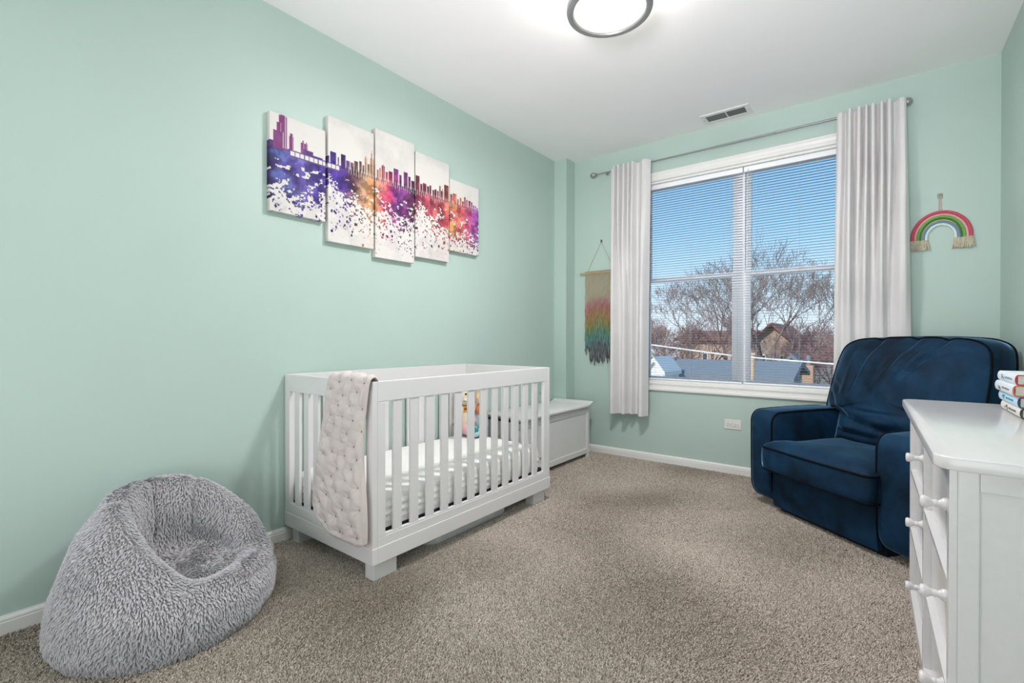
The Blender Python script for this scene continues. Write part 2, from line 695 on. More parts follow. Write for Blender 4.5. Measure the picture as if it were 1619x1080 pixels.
curtain('white pleated curtain on the left side of the window, beside the yarn wall hanging', -1.905, -1.53, -1.905, -1.545, 2.585, .405,
        [(.12, .032, .95, .13, .095, .95), (.23, .045, 1.0, .27, .05, .25), (.36, .045, .9, .42, .085, 1.0), (.48, .036, .95, .50, .05, .3), (.585, .050, 1.05, .60, .045, .65), (.86, .13, .75, .87, .115, 1.05)], 3, YROD - .012, .088)
curtain('white pleated curtain on the right side of the window, behind the blue recliner', -.228, .142, -.245, .185, 2.585, .405,
        [(.06, .06, .6, .04, .06, .45), (.20, .045, 1.05, .20, .075, 1.05), (.335, .045, .95, .31, .04, .2), (.44, .034, 1.0, .41, .065, .95), (.535, .045, 1.0, .53, .045, .35), (.655, .038, .95, .63, .065, 1.05), (.76, .045, 1.1, .71, .03, .2), (.93, .08, .7, .90, .12, .95)], 11, YROD - .012, .090, .35)

# ------------------------------------------------------------------ ceiling lamp
LX, LY = -1.007, 2.052
lamp = thing('ceiling_light', 'round flush ceiling light with brushed nickel ring and lit frosted glass', 'ceiling light', (LX, LY, H))


def diffuser_mat():
    m = emit('lit_frosted_glass', lin('#fff3d6'), 1.0)
    t = m.node_tree
    b = t.nodes['Principled BSDF']
    cd = t.nodes.new('ShaderNodeTexCoord')
    acc = None
    for dx, dy in ((.06, .05), (-.07, .03), (.01, -.08)):
        vm = t.nodes.new('ShaderNodeVectorMath')
        vm.operation = 'DISTANCE'
        vm.inputs[1].default_value = (LX + dx, LY + dy, 2.60)
        t.links.new(cd.outputs['Object'], vm.inputs[0])
        mr = t.nodes.new('ShaderNodeMapRange')
        mr.inputs['From Min'].default_value = 0
        mr.inputs['From Max'].default_value = .11
        mr.inputs['To Min'].default_value = 3.0
        mr.inputs['To Max'].default_value = 0
        mr.interpolation_type = 'SMOOTHSTEP'
        t.links.new(vm.outputs['Value'], mr.inputs['Value'])
        if acc is None:
            acc = mr.outputs[0]
        else:
            ad = t.nodes.new('ShaderNodeMath')
            ad.operation = 'ADD'
            t.links.new(acc, ad.inputs[0])
            t.links.new(mr.outputs[0], ad.inputs[1])
            acc = ad.outputs[0]
    ad = t.nodes.new('ShaderNodeMath')
    ad.operation = 'ADD'
    ad.inputs[1].default_value = 1.15
    t.links.new(acc, ad.inputs[0])
    t.links.new(ad.outputs[0], b.inputs['Emission Strength'])
    return m


M_diff = diffuser_mat()
m4 = Matrix.Translation((LX, LY, 0))
bm = bmesh.new()
lathe(bm, [(0, H), (.15, H), (.155, H - .012), (.15, H - .024), (0, H - .024)], 48, m4)
obj('canopy_plate', bm, M_nickel, lamp, True)
bm = bmesh.new()
lathe(bm, [(.178, H - .02), (.182, H - .03), (.182, 2.625), (.176, 2.625), (.176, H - .02), (.178, H - .02)], 64, m4)
obj('glass_drum', bm, emit('lit_drum_glass', lin('#fff6ee'), 12.0), lamp, True)
bm = bmesh.new()
lathe(bm, [(.166, 2.600), (.170, 2.594), (.185, 2.592), (.197, 2.597), (.2, 2.606), (.2, 2.622), (.193, 2.63), (.178, 2.63), (.166, 2.62), (.166, 2.600)], 72, m4)
obj('ring', bm, M_nickel, lamp, True)
bm = bmesh.new()
lathe(bm, [(0, 2.590), (.06, 2.5915), (.12, 2.596), (.165, 2.604), (.168, 2.61), (0, 2.61)], 64, m4)
obj('diffuser', bm, M_diff, lamp, True)
for k in range(3):
    a = 2.3 + k * 2 * PI / 3
    bm = bmesh.new()
    tube(bm, [(LX + .189 * math.cos(a), LY + .189 * math.sin(a), 2.62), (LX + .189 * math.cos(a), LY + .189 * math.sin(a), H - .012), (LX + .15 * math.cos(a), LY + .15 * math.sin(a), H - .012)], .006, 8)
    obj('strut', bm, M_nickel, lamp, True)
ll = bpy.data.lights.new('lamp_glow', 'AREA')
ll.shape = 'DISK'
ll.size = .3
ll.energy = 29
ll.color = (1, .955, .97)
lo = bpy.data.objects.new('lamp_glow', ll)
COL.objects.link(lo)
lo.location = (LX, LY, 2.585)
lo.parent = lamp
lo.matrix_parent_inverse = WORLD[lamp.name].inverted()

# ------------------------------------------------------------------ ceiling vent
vx0, vx1, vy0, vy1 = -1.081, -.743, 3.736, 3.908
vent = thing('ceiling_vent', 'white rectangular ceiling air vent with two banks of louvers near the window wall', 'vent', ((vx0 + vx1) / 2, (vy0 + vy1) / 2, H))
bm = bmesh.new()
fx, fy = .033, .034
for a in ((vx0, vx0 + fx, vy0, vy1), (vx1 - fx, vx1, vy0, vy1), (vx0 + fx, vx1 - fx, vy0, vy0 + fy), (vx0 + fx, vx1 - fx, vy1 - fy, vy1)):
    box(bm, a[0], a[1], a[2], a[3], H - .007, H, .002)
obj('frame', bm, M_trim, vent)
xm = (vx0 + vx1) / 2 + .005
obj('divider', bbox(xm - .004, xm + .004, vy0 + fy, vy1 - fy, H - .006, H, .001), M_trim, vent)
obj('duct_opening', bbox(vx0 + fx, vx1 - fx, vy0 + fy, vy1 - fy, H - .0012, H - .0002), M_dark, vent)
for xa, xb, ang in ((vx0 + fx, xm - .004, 1), (xm + .004, vx1 - fx, -1)):
    bm = bmesh.new()
    n = 20
    for i in range(n):
        x = xa + (xb - xa) * (i + .5) / n
        prism(bm, [(x - ang * .0014 - .0004, H - .0060), (x - ang * .0014 + .0004, H - .0060), (x + ang * .0010 + .0004, H - .0016), (x + ang * .0010 - .0004, H - .0016)], 'y', vy0 + fy, vy1 - fy)
    if ang < 0:
        for k in range(1, 10):
            y = vy0 + fy + (vy1 - vy0 - 2 * fy) * k / 10
            box(bm, xa, xb, y - .0008, y + .0008, H - .004, H - .0025)
    else:
        box(bm, xa, xb, (vy0 + vy1) / 2 - .0008, (vy0 + vy1) / 2 + .0008, H - .004, H - .0025)
    tag(obj('louvers', bm, M_louv, vent), kind='stuff')
for x in (vx0 + .014, vx1 - .014):
    bm = bmesh.new()
    lathe(bm, [(0, H - .0095), (.003, H - .009), (.004, H - .007), (0, H - .0065)], 10, Matrix.Translation((x, (vy0 + vy1) / 2, 0)))
    obj('screw', bm, M_nickel, vent)

# ------------------------------------------------------------------ wall outlet
out = thing('wall_outlet', 'white horizontal double power outlet on the wall below the window', 'outlet', (-.895, YB, .39))
obj('cover_plate', bbox(-.957, -.833, YB - .006, YB, .352, .428, .003), M_plate, out)
for xc in (-.921, -.869):
    r = obj('receptacle', bbox(xc - .021, xc + .021, YB - .0085, YB - .005, .374, .406, .0015), M_plate, out)
    bm = bmesh.new()
    box(bm, xc - .012, xc - .004, YB - .0092, YB - .008, .3955, .398)
    box(bm, xc - .012, xc - .004, YB - .0092, YB - .008, .382, .3845)
    tube(bm, [(xc + .009, YB - .0092, .39), (xc + .009, YB - .008, .39)], .0028, 8)
    obj('slot', bm, M_greyp, r)
for xc in (-.951, -.839):
    bm = bmesh.new()
    tube(bm, [(xc, YB - .0072, .39), (xc, YB - .005, .39)], .002, 8)
    obj('screw', bm, M_plate, out)

# ------------------------------------------------------------------ canvases
rs = np.random.RandomState(4)
_grids = [rs.rand(64, 64) for _ in range(12)]


def vnoise(a, b, k):
    g = _grids[k % 12]
    ia, ib = np.floor(a).astype(int), np.floor(b).astype(int)
    fa, fb = a - ia, b - ib
    fa, fb = fa * fa * (3 - 2 * fa), fb * fb * (3 - 2 * fb)
    i0, i1, j0, j1 = ia % 64, (ia + 1) % 64, ib % 64, (ib + 1) % 64
    return (g[i0, j0] * (1 - fa) + g[i1, j0] * fa) * (1 - fb) + (g[i0, j1] * (1 - fa) + g[i1, j1] * fa) * fb


def fbm(a, b, k, o=4):
    s, w, t = 0, 1, 0
    for i in range(o):
        s = s + w * vnoise(a * 2 ** i, b * 2 ** i, k + i)
        t += w
        w *= .55
    return s / t


RAMP = [(1.13, '#2f2450'), (1.17, '#55408f'), (1.24, '#503a8e'), (1.32, '#6350a8'), (1.40, '#4b3491'), (1.5, '#45299a'), (1.57, '#52308c'), (1.62, '#5a3550'),
        (1.68, '#8a5a48'), (1.72, '#cf9550'), (1.79, '#d28a60'), (1.83, '#cc3a5c'), (1.90, '#7c2f8c'), (2.0, '#63296c'), (2.07, '#4f2348'), (2.12, '#a8385c'),
        (2.2, '#7a2848'), (2.28, '#96304c'), (2.36, '#b03c50'), (2.44, '#cf5650'), (2.52, '#d4525c'), (2.6, '#cc4878'), (2.66, '#a03a9c'), (2.72, '#6a2f80')]
RAMP2 = [(1.13, '#4a5a9c'), (1.22, '#5a66b0'), (1.32, '#7a6cc0'), (1.45, '#5a3cb0'), (1.58, '#7a4a9a'), (1.68, '#c89a70'), (1.78, '#e0a080'), (1.86, '#d8306a'), (1.95, '#9a3aa0'),
         (2.06, '#803060'), (2.14, '#c84060'), (2.26, '#d8606a'), (2.38, '#e07a60'), (2.46, '#d8a050'), (2.56, '#e06a70'), (2.66, '#b850b8'), (2.72, '#8a4aa8')]
BLD = [(1.14, 1.172, 2.055), (1.188, 1.232, 2.195), (1.197, 1.223, 2.203), (1.178, 1.2, 2.155), (1.16, 1.212, 2.11), (1.242, 1.266, 2.105), (1.246, 1.262, 2.12),
       (1.303, 1.345, 2.09), (1.312, 1.322, 2.105), (1.332, 1.34, 2.1), (1.318, 1.375, 2.06), (1.37, 1.432, 2.042), (1.455, 1.47, 2.07),
       (1.475, 1.512, 2.10), (1.52, 1.53, 2.08), (1.542, 1.572, 2.105), (1.575, 1.6, 2.078), (1.603, 1.625, 2.075), (1.628, 1.655, 2.09), (1.66, 1.68, 2.1), (1.683, 1.697, 2.082),
       (1.698, 1.716, 2.13), (1.703, 1.711, 2.14), (1.718, 1.735, 2.1), (1.737, 1.762, 2.14), (1.744, 1.755, 2.17), (1.748, 1.752, 2.19), (1.765, 1.775, 2.11),
       (1.785, 1.80, 2.085), (1.802, 1.815, 2.1), (1.82, 1.845, 2.12), (1.828, 1.836, 2.13), (1.848, 1.87, 2.09), (1.872, 1.905, 2.1), (1.91, 1.95, 2.13), (1.955, 1.975, 2.1),
       (1.99, 2.025, 2.13), (2.028, 2.05, 2.11), (2.053, 2.088, 2.09), (2.09, 2.125, 2.135), (2.13, 2.15, 2.09), (2.152, 2.185, 2.1), (2.19, 2.21, 2.09), (2.212, 2.23, 2.1),
       (2.24, 2.258, 2.075), (2.26, 2.28, 2.085), (2.283, 2.3, 2.08), (2.303, 2.318, 2.12), (2.32, 2.345, 2.09), (2.33, 2.338, 2.105), (2.35, 2.395, 2.14), (2.41, 2.435, 2.09), (2.437, 2.475, 2.1),
       (2.48, 2.5, 2.07), (2.505, 2.525, 2.085), (2.53, 2.55, 2.065), (2.553, 2.57, 2.10), (2.574, 2.592, 2.085), (2.6, 2.625, 2.085), (2.628, 2.645, 2.08), (2.648, 2.665, 2.06), (2.67, 2.685, 2.06), (2.688, 2.705, 2.05)]


def ramp(s, R):
    xs = [r[0] for r in R]
    cs = np.array([lin(r[1]) for r in R])
    return np.stack([np.interp(s, xs, cs[:, i]) for i in range(3)], -1)


def paint(s, z):
    """watercolour print as linear RGB: s runs along the wall, z is height"""
    sky = np.array(lin('#dad6d2'))
    w = fbm(s * 7, z * 7, 0)
    col = np.ones(s.shape + (3,)) * sky * (1 - .07 * (w > .55)[..., None] * (w[..., None] - .55) * 6)
    c1, c2 = ramp(s + .05 * (fbm(s * 14, z * 14, 2) - .5), RAMP), ramp(s + .1 * (fbm(s * 9, z * 9, 5) - .5), RAMP2)
    t = np.clip((fbm(s * 16, z * 16, 7) - .42) * 4, 0, 1)[..., None]
    wash = c1 * (1 - t) + c2 * t
    dk = np.clip((fbm(s * 26, z * 26, 9) - .5) * 3, -.35, .35)[..., None]
    wash = np.clip(wash * (1 - dk), 0, 1)
    gr = wash.mean(-1, keepdims=True)
    wash = .82 * (.86 * wash + .14 * gr)
    low = np.interp(s, [1.13, 1.2, 1.3, 1.42, 1.47, 1.55, 1.64, 1.72, 1.8, 1.88, 2.0, 2.08, 2.12, 2.2, 2.3, 2.4, 2.5, 2.6, 2.72],
                    [1.80, 1.84, 1.80, 1.80, 1.93, 1.90, 1.87, 1.85, 1.84, 1.84, 1.80, 1.84, 1.93, 1.90, 1.86, 1.84, 1.80, 1.80, 1.78])
    edge = low + .16 * (fbm(s * 18, z * 22, 1) - .5) + .10 * (fbm(s * 60, z * 60, 3, 3) - .5)
    holes = (fbm(s * 38, z * 46, 6) > .64) & (z < 1.97) & (z > low - .1)
    inside = (z < 2.035) & (z > edge) & ~holes
    # splatter thinning out below the wash
    sp = fbm(s * 95, z * 95, 4, 2)
    thr = np.interp(low - z, [-.1, 0, .06, .14, .22, .3], [.5, .56, .64, .72, .78, .9])
    spl = (sp > thr) & (z <= low + .08)
    wet = inside | spl
    col[wet] = wash[wet] * np.where(spl & ~inside, .8, 1.0)[wet][:, None]
    pale = (~wet) & (z < low + .05) & (fbm(s * 11, z * 11, 8) > .56)
    col[pale] = .9 * col[pale] + .1 * wash[pale]
    # round droplets
    rr = np.random.RandomState(11)
    for _ in range(150):
        ps, pz, pr = rr.uniform(1.14, 2.72), 0, rr.uniform(.003, .010)
        pz = np.interp(ps, [1.13, 1.45, 1.5, 2.7], [1.80, 1.80, 1.78, 1.80]) - abs(rr.normal(0, .07))
        mk = ((s - ps) * (1 + .5 * rr.rand())) ** 2 + (z - pz) ** 2 < pr ** 2
        if mk.any():
            col[mk] = wash[mk] * .6
    # skyline
    for i, (a, b, zt) in enumerate(BLD):
        mk = (s >= a) & (s <= b) & (z < zt) & (z > 2.02)
        if a < 1.36:
            cc = np.array(lin('#8a3f70' if zt > 2.08 else '#5a3060'))
            col[mk] = .75 * cc + .25 * wash[mk]
        else:
            col[mk] = wash[mk] * (.45 + .4 * ((i * 7) % 5) / 4)
        ol = (z < zt) & (z > 2.03) & ((s > b - .0026) & (s < b))
        col[ol] = .6 * sky + .4 * col[ol]
    # lattice of thin pale streets and the long bridge
    br = (s > 1.247) & (s < 1.53) & (z < 2.033) & (z > 2.0)
    grid = br & ((np.abs(((s - 1.247) % .026) - .013) < .0105) & (z < 2.029) & (z > 2.006))
    col[br] = np.array(lin('#6a5a80'))
    col[grid] = np.array(lin('#d9d4d6'))
    st = (s > 1.58) & (z < 2.045) & (z > 1.995 + .02 * vnoise(s * 90, z * 0, 3)) & (np.abs((s * 60) % 1 - .5) < .12)
    col[st] = .5 * col[st] + .5 * sky
    return col


M_print = vcol_mat('watercolour_print_canvas', .75, .08, 700)
CANV = [(1.143, 1.445, 1.700, 2.198, 'leftmost canvas of the five, square-ish, dark tower above purple and blue paint'),
        (1.462, 1.762, 1.597, 2.293, 'second canvas from the left, purple skyline turning to yellow towers'),
        (1.774, 2.079, 1.552, 2.333, 'tallest middle canvas of the five, red to purple paint below skyline'),
        (2.089, 2.398, 1.600, 2.291, 'fourth canvas from the left, maroon skyline over pink-red paint'),
        (2.407, 2.712, 1.688, 2.197, 'rightmost short canvas of the five, orange and magenta paint splashes')]
for y0, y1, z0, z1, lab in CANV:
    ny, nz = int((y1 - y0) / .0022), int((z1 - z0) / .0022)
    xs = XL + .034
    ys = np.linspace(y0, y1, ny)
    zs = np.linspace(z0, z1, nz)
    Yg, Zg = np.meshgrid(ys, zs, indexing='ij')
    verts = [(xs, float(a), float(b)) for a, b in zip(Yg.ravel(), Zg.ravel())]
    idx = np.arange(ny * nz).reshape(ny, nz)
    faces = np.stack([idx[:-1, :-1], idx[1:, :-1], idx[1:, 1:], idx[:-1, 1:]], -1).reshape(-1, 4).tolist()
    col = paint(Yg, Zg).reshape(-1, 3)
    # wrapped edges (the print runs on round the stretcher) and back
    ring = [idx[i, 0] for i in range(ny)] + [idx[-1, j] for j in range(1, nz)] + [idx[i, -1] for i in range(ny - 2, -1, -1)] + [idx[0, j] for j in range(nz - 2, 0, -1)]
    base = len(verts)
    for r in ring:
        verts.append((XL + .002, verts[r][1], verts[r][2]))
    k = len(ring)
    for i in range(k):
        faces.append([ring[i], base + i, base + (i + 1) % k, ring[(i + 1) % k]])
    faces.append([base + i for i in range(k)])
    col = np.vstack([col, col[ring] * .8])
    me = bpy.data.meshes.new('canvas_print')
    me.from_pydata(verts, [], faces)
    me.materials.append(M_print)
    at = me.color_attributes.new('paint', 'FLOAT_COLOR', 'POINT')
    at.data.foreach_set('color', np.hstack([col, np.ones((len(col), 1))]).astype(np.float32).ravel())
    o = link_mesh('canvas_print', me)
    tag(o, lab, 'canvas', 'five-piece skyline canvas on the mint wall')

# ------------------------------------------------------------------ crib
CX0, CX1, CY0, CY1, CZ = -2.443, -1.695, 1.232, 2.603, .8696
crib = thing('crib', 'white slatted baby crib on block feet against the mint wall', 'crib', ((CX0 + CX1) / 2, (CY0 + CY1) / 2, 0))
TH = .024
# base band
bm = bmesh.new()
o_ = .003
box(bm, CX0 - o_ + .002, CX1 + o_, CY0 - o_, CY0 + TH, .086, .156, .002)
box(bm, CX0 - o_ + .002, CX1 + o_, CY1 - TH, CY1 + o_, .086, .156, .002)
box(bm, CX0 - o_ + .002, CX0 + TH, CY0 + TH, CY1 - TH, .086, .156, .002)
box(bm, CX1 - TH, CX1 + o_, CY0 + TH, CY1 - TH, .086, .156, .002)
obj('base_rail', bm, M_white, crib)
for xa, xb in ((CX0 + .035, CX0 + .097), (CX1 - .087, CX1 - .024)):
    for ya, yb_ in ((CY0 + .023, CY0 + .146), (CY1 - .148, CY1 - .026)):
        obj('foot', bbox(xa, xb, ya, yb_, 0, .088, .0025), M_white, crib)
# ends (Y planes): full width frame with 7 slats
me_e = mesh_of('slat', bbox(-.0225, .0225, -.0075, .0075, .206, .782, .0025), M_white)
for yc in (CY0 + TH / 2, CY1 - TH / 2):
    ya, yb_ = yc - TH / 2, yc + TH / 2
    bm = bmesh.new()
    box(bm, CX0, CX0 + .047, ya, yb_, .1565, CZ, .0025)
    box(bm, CX1 - .047, CX1, ya, yb_, .1565, CZ, .0025)
    box(bm, CX0 + .047, CX1 - .047, ya + .0005, yb_ - .0005, .782, CZ, .0025)
    box(bm, CX0 + .047, CX1 - .047, ya + .0005, yb_ - .0005, .1565, .206, .0025)
    obj('end_frame', bm, M_white, crib)
    for k in range(7):
        link_mesh('slat', me_e, crib, loc=(-2.394 + .0422 + k * .087 + .0225, yc, 0))
me_s = mesh_of('slat', bbox(-.0075, .0075, -.0235, .0235, .205, .781, .0025), M_white)
for xc in (CX0 + TH / 2, CX1 - TH / 2):
    xa, xb = xc - TH / 2 + .001, xc + TH / 2 - .001
    bm = bmesh.new()
    y0, y1 = CY0 + TH + .0006, CY1 - TH - .0006
    box(bm, xa, xb, y0, y0 + .042, .1965, .7805, .002)
    box(bm, xa, xb, y1 - .042, y1, .1965, .7805, .002)
    box(bm, xa, xb, y0, y1, .781, CZ, .0025)
    box(bm, xa + .002, xb - .002, y0 + .042, y1 - .042, .1965, .205, .001)
    box(bm, xa, xb, y0, y1, .1565, .1960, .002)
    obj('side_frame', bm, M_white, crib)
    for k in range(12):
        link_mesh('slat', me_s, crib, loc=(xc, 1.345 + k * .0977 + .0235, 0))
for y in (CY0 + TH + .02, CY1 - TH - .02):
    for z in (.27, .70):
        bm = bmesh.new()
        tube(bm, [(CX1 - .024, y, z), (CX1 - .0285, y, z)], .004, 10)
        obj('bolt', bm, M_nickel, crib)
        if y > 2:
            bm = bmesh.new()
            yy = CY1 - TH - .0005
            tube(bm, [(CX1 - .055, yy, z), (CX1 - .055, yy - .004, z)], .0055, 10)
            obj('bolt', bm, M_nickel, crib)
bm = bmesh.new()
box(bm, CX0 + .03, CX1 - .03, CY0 + .03, CY1 - .03, .19, .213, .002)
obj('mattress_support', bm, M_dark, crib)

# mattress with fitted sheet (rests on the support)


def mattress():
    bm = bmesh.new()
    x0, x1, y0, y1 = CX0 + .033, CX1 - .036, CY0 + .036, CY1 - .046
    zb, zt = .2135, .366
    cx, cy = (x0 + x1) / 2, (y0 + y1) / 2
    hx, hy = (x1 - x0) / 2, (y1 - y0) / 2

    def outline(n):
        pts = []
        r = .06
        segs = [(1, 1, 0), (-1, 1, PI / 2), (-1, -1, PI), (1, -1, 3 * PI / 2)]
        for sx_, sy_, a0 in segs:
            for k in range(9):
                a = a0 + k / 8 * PI / 2
                pts.append((sx_ * (hx - r) + r * math.cos(a), sy_ * (hy - r) + r * math.sin(a)))
        # resample by length
        P = pts + pts[:1]
        L = [0]
        for a, b in zip(P, P[1:]):
            L.append(L[-1] + math.hypot(b[0] - a[0], b[1] - a[1]))
        res = []
        j = 0
        for i in range(n):
            t = L[-1] * i / n
            while L[j + 1] < t:
                j += 1
            f = (t - L[j]) / max(1e-9, L[j + 1] - L[j])
            res.append((P[j][0] + f * (P[j + 1][0] - P[j][0]), P[j][1] + f * (P[j + 1][1] - P[j][1])))
        return res
    n = 260
    ol = outline(n)
    rows = []
    for j in range(22):
        t = j / 21
        z = zb + (zt - .02 - zb) * t
        row = []
        for i, (a, b) in enumerate(ol):
            k = 1.0
            ru = .004 * math.sin(z * 190 + 2.2 * noise.noise(Vector((a * 5, b * 5, 2)))) * (0.5 + noise.noise(Vector((a * 3, b * 3, z * 9)))) * math.sin(PI * t)
            ru += .006 * math.sin(PI * t)
            l = math.hypot(a / hx, b / hy)
            row.append(bm.verts.new((cx + a + ru * (a / hx), cy + b + ru * (b / hy), z)))
        rows.append(row)
    for j in range(1, 30):
        s = 1 - j / 29.0
        s = max(s, 0.012)
        ed = 1 - s
        z0_ = zt - .02 + .02 * math.sqrt(max(0, 1 - (max(0, s - .93) / .07) ** 2))
        row = []
        for a, b in ol:
            x, y = cx + a * s, cy + b * s
            z = z0_ + .004 * noise.noise(Vector((x * 4, y * 4, 0))) + .0035 * math.sin(y * 34 + 3 * noise.noise(Vector((x * 3, y * 3, 5)))) * smooth01(.0, .25, ed) * (.5 + .5 * noise.noise(Vector((x * 2, y * 2, 9))))
            row.append(bm.verts.new((x, y, z)))
        rows.append(row)
    grid_faces(bm, rows, True)
    bm.faces.new(rows[0][::-1])
    bm.faces.new(rows[-1])
    bmesh.ops.recalc_face_normals(bm, faces=bm.faces[:])
    return bm


mo = obj('crib_mattress', mattress(), M_sheet, None, True, angle=80)
tag(mo, 'white sheeted crib mattress lying inside the slatted crib', 'mattress')

# ---- quilt draped over the near end of the crib


def quilt():
    bm = bmesh.new()
    # path in (y, z): inside the crib, over the top rail, down the outside
    path = catmull([(1.273, .70), (1.271, .80), (1.268, .862), (1.255, .886), (1.236, .892), (1.219, .884), (1.211, .86), (1.208, .80), (1.206, .60), (1.204, .40), (1.203, .25), (1.202, .13)], 10)
    seg = [0]
    for a, b in zip(path, path[1:]):
        seg.append(seg[-1] + float(np.linalg.norm(b - a)))
    Ltot = seg[-1]
    top_s = seg[40]
    NU, NV = 110, 210
    ds = .088
    tufts = []
    k = 0
    s = .02
    while s < Ltot:
        for m in range(-1, 6):
            tufts.append((m * .1 + (.05 if k % 2 else 0) + .012 * math.sin(k * 2.1 + m), s + .010 * math.sin(m * 3 + k)))
        s += .058
        k += 1
    front, back = [], []
    tpos = []

    def pos(u, v):
        t = v * Ltot
        j = min(len(seg) - 2, max(0, int(np.searchsorted(seg, t)) - 1))
        f = (t - seg[j]) / (seg[j + 1] - seg[j])
        p = path[j] * (1 - f) + path[j + 1] * f
        d = path[j + 1] - path[j]
        d = d / np.linalg.norm(d)
        nrm = np.array((-d[1], d[0]))   # outward of the drape
        if nrm[0] > 0 and p[1] < .85 and p[0] < 1.24:
            nrm = -nrm
        if nrm[0] < 0 and p[1] < .85 and p[0] > 1.24:
            nrm = -nrm
        if p[1] > .85 and nrm[1] < 0:
            nrm = -nrm
        z = p[1]
        out_ = p[0] < 1.24
        dz = (.89 - z)
        xl = -2.0 - (.13 * dz if out_ else .1 * dz)
        xr = -1.697 - (.02 * math.sin(dz * 5) * .6 + .015 * dz if out_ else 0)
        x = xl + (xr - xl) * u
        # bottom hem: left corner hangs higher, rounded
        if out_:
            hb = .17 + .11 * max(0, 1 - u / .55) ** 2 + .02 * max(0, (u - .85) / .15) ** 2
            q = (.89 - z) / (.89 - .13)
            z = .89 - q * (.89 - hb)
        return x, p[0], z, nrm, t, out_

    wu = .32
    rows = []
    for jv in range(NV + 1):
        v = jv / NV
        row = []
        for iu in range(NU + 1):
            u = iu / NU
            x, y, z, nrm, t, out_ = pos(u, v)
            xx = u * wu
            dm = 9
            for a, b in tufts:
                q = (xx - a) ** 2 + (t - b) ** 2
                if q < dm:
                    dm = q
                    ba, bb = a, b
            r = math.sqrt(dm)
            ang = math.atan2(t - bb, xx - ba)
            pf = 1 - math.exp(-(r / .022) ** 1.5)
            star = (.5 + .5 * math.cos(ang * 6)) * math.exp(-(r / .03) ** 2)
            h = .014 * pf - .005 * star
            # long drape wrinkles running down, slanting
            wr = math.sin((xx + .18 * t) * 95 + 3 * noise.noise(Vector((xx * 9, t * 3, 1))))
            h += .0055 * wr * smooth01(.1, .3, t) * (1 - .6 * smooth01(.55, .9, t))
            h += .004 * noise.noise(Vector((xx * 22, t * 14, 4)))
            ed = min(u, 1 - u) * wu
            ev = min(v, 1 - v) * Ltot
            e_ = min(ed, ev)
            h *= smooth01(0, .022, e_)
            h = max(h, 0)
            lump = .012 * noise.noise(Vector((xx * 5, t * 4, 8))) if out_ else 0
            lump += .016 * smooth01(.35, .75, t) if out_ else 0
            curl = .01 * math.sin(t * 9) * u * u
            off = h + max(0, lump)
            row.append((x + curl * (1 if out_ else 0), y + nrm[0] * off, z + nrm[1] * off, nrm))
        rows.append(row)
    F = [[bm.verts.new(p[:3]) for p in r] for r in rows]
    # inner face lies on the crib, a little way off the front face
    Bk = []
    for jv, r in enumerate(rows):
        rr_ = []
        for iu, p in enumerate(r):
            x, y, z, nrm, t, out_ = pos(iu / NU, jv / NV)
            rr_.append(bm.verts.new((p[0], y - nrm[0] * .004, z - nrm[1] * .004)))
        Bk.append(rr_)
    grid_faces(bm, F)
    grid_faces(bm, [r[::-1] for r in Bk])
    for a, b, n_ in ((F[0], Bk[0], 0), (F[-1], Bk[-1], 0)):
        for i in range(NU):
            bm.faces.new((a[i], a[i + 1], b[i + 1], b[i]))
    for c in (0, NU):
        for j in range(NV):
            bm.faces.new((F[j][c], F[j + 1][c], Bk[j + 1][c], Bk[j][c]))
    bmesh.ops.recalc_face_normals(bm, faces=bm.faces[:])
    tb = bmesh.new()
    for a, b in tufts:
        u, v = a / wu, b / Ltot
        if .04 < u < .97 and .03 < v < .97:
            iu, jv = int(u * NU), int(v * NV)
            p = rows[jv][iu]
            c = Vector(p[:3]) + Vector((0, p[3][0], p[3][1])) * .0015
            ellipsoid(tb, c, (.0028, .002, .0028), None, 8, 6)
            for q in range(3):
                an = q * PI / 3 + .3
                tube(tb, [c + Vector((.0045 * math.cos(an), 0, .0045 * math.sin(an))), c, c - Vector((.0045 * math.cos(an), 0, .0045 * math.sin(an)))], .0006, 4)
    return bm, tb


qb, tb = quilt()
qo = obj('baby_quilt', qb, M_quilt, None, True, angle=80)
tag(qo, 'pale blush tufted baby quilt hanging over the near end of the crib', 'blanket')
tag(obj('tuft_stitches', tb, M_thread, qo), kind='stuff')

# ---- plush toys in the far corner of the crib
M_pc = mat('cream_plush', '#e9dcc8', .95, var=.08, vscale=60, bump=.3, bscale=300, sheen=.4, bdist=.003)
M_pp = mat('pale_pink_plush', '#e6b9bb', .95, var=.08, vscale=60, bump=.3, bscale=300, sheen=.4, bdist=.003)
M_pt = mat('teal_plush', '#1f8f8e', .95, var=.12, vscale=60, bump=.3, bscale=300, sheen=.3, bdist=.003)
M_pr = mat('red_yarn', '#b3352a', .9, var=.1)
M_py = mat('mustard_yarn', '#d9a23a', .9, var=.1)
M_pb = mat('brown_plush', '#6a4340', .9, var=.1)
M_pyel = mat('blond_yarn', '#ecd27c', .9, var=.15, vscale=120, bump=.3, bscale=200)
M_por = mat('orange_cotton', '#dd8d58', .9, var=.08)
M_skin = mat('peach_doll_cloth', '#efc9ae', .9, var=.05)
M_lblue = mat('light_blue_cotton', '#a8c6cc', .9, var=.08)
M_eye = mat('black_button_eye', '#15120f', .25)
ZM_ = .3735


def part_e(name, c, r, m, parent, rot=None):
    bm = bmesh.new()
    ellipsoid(bm, c, r, rot)
    return obj(name, bm, m, parent, True, angle=180)


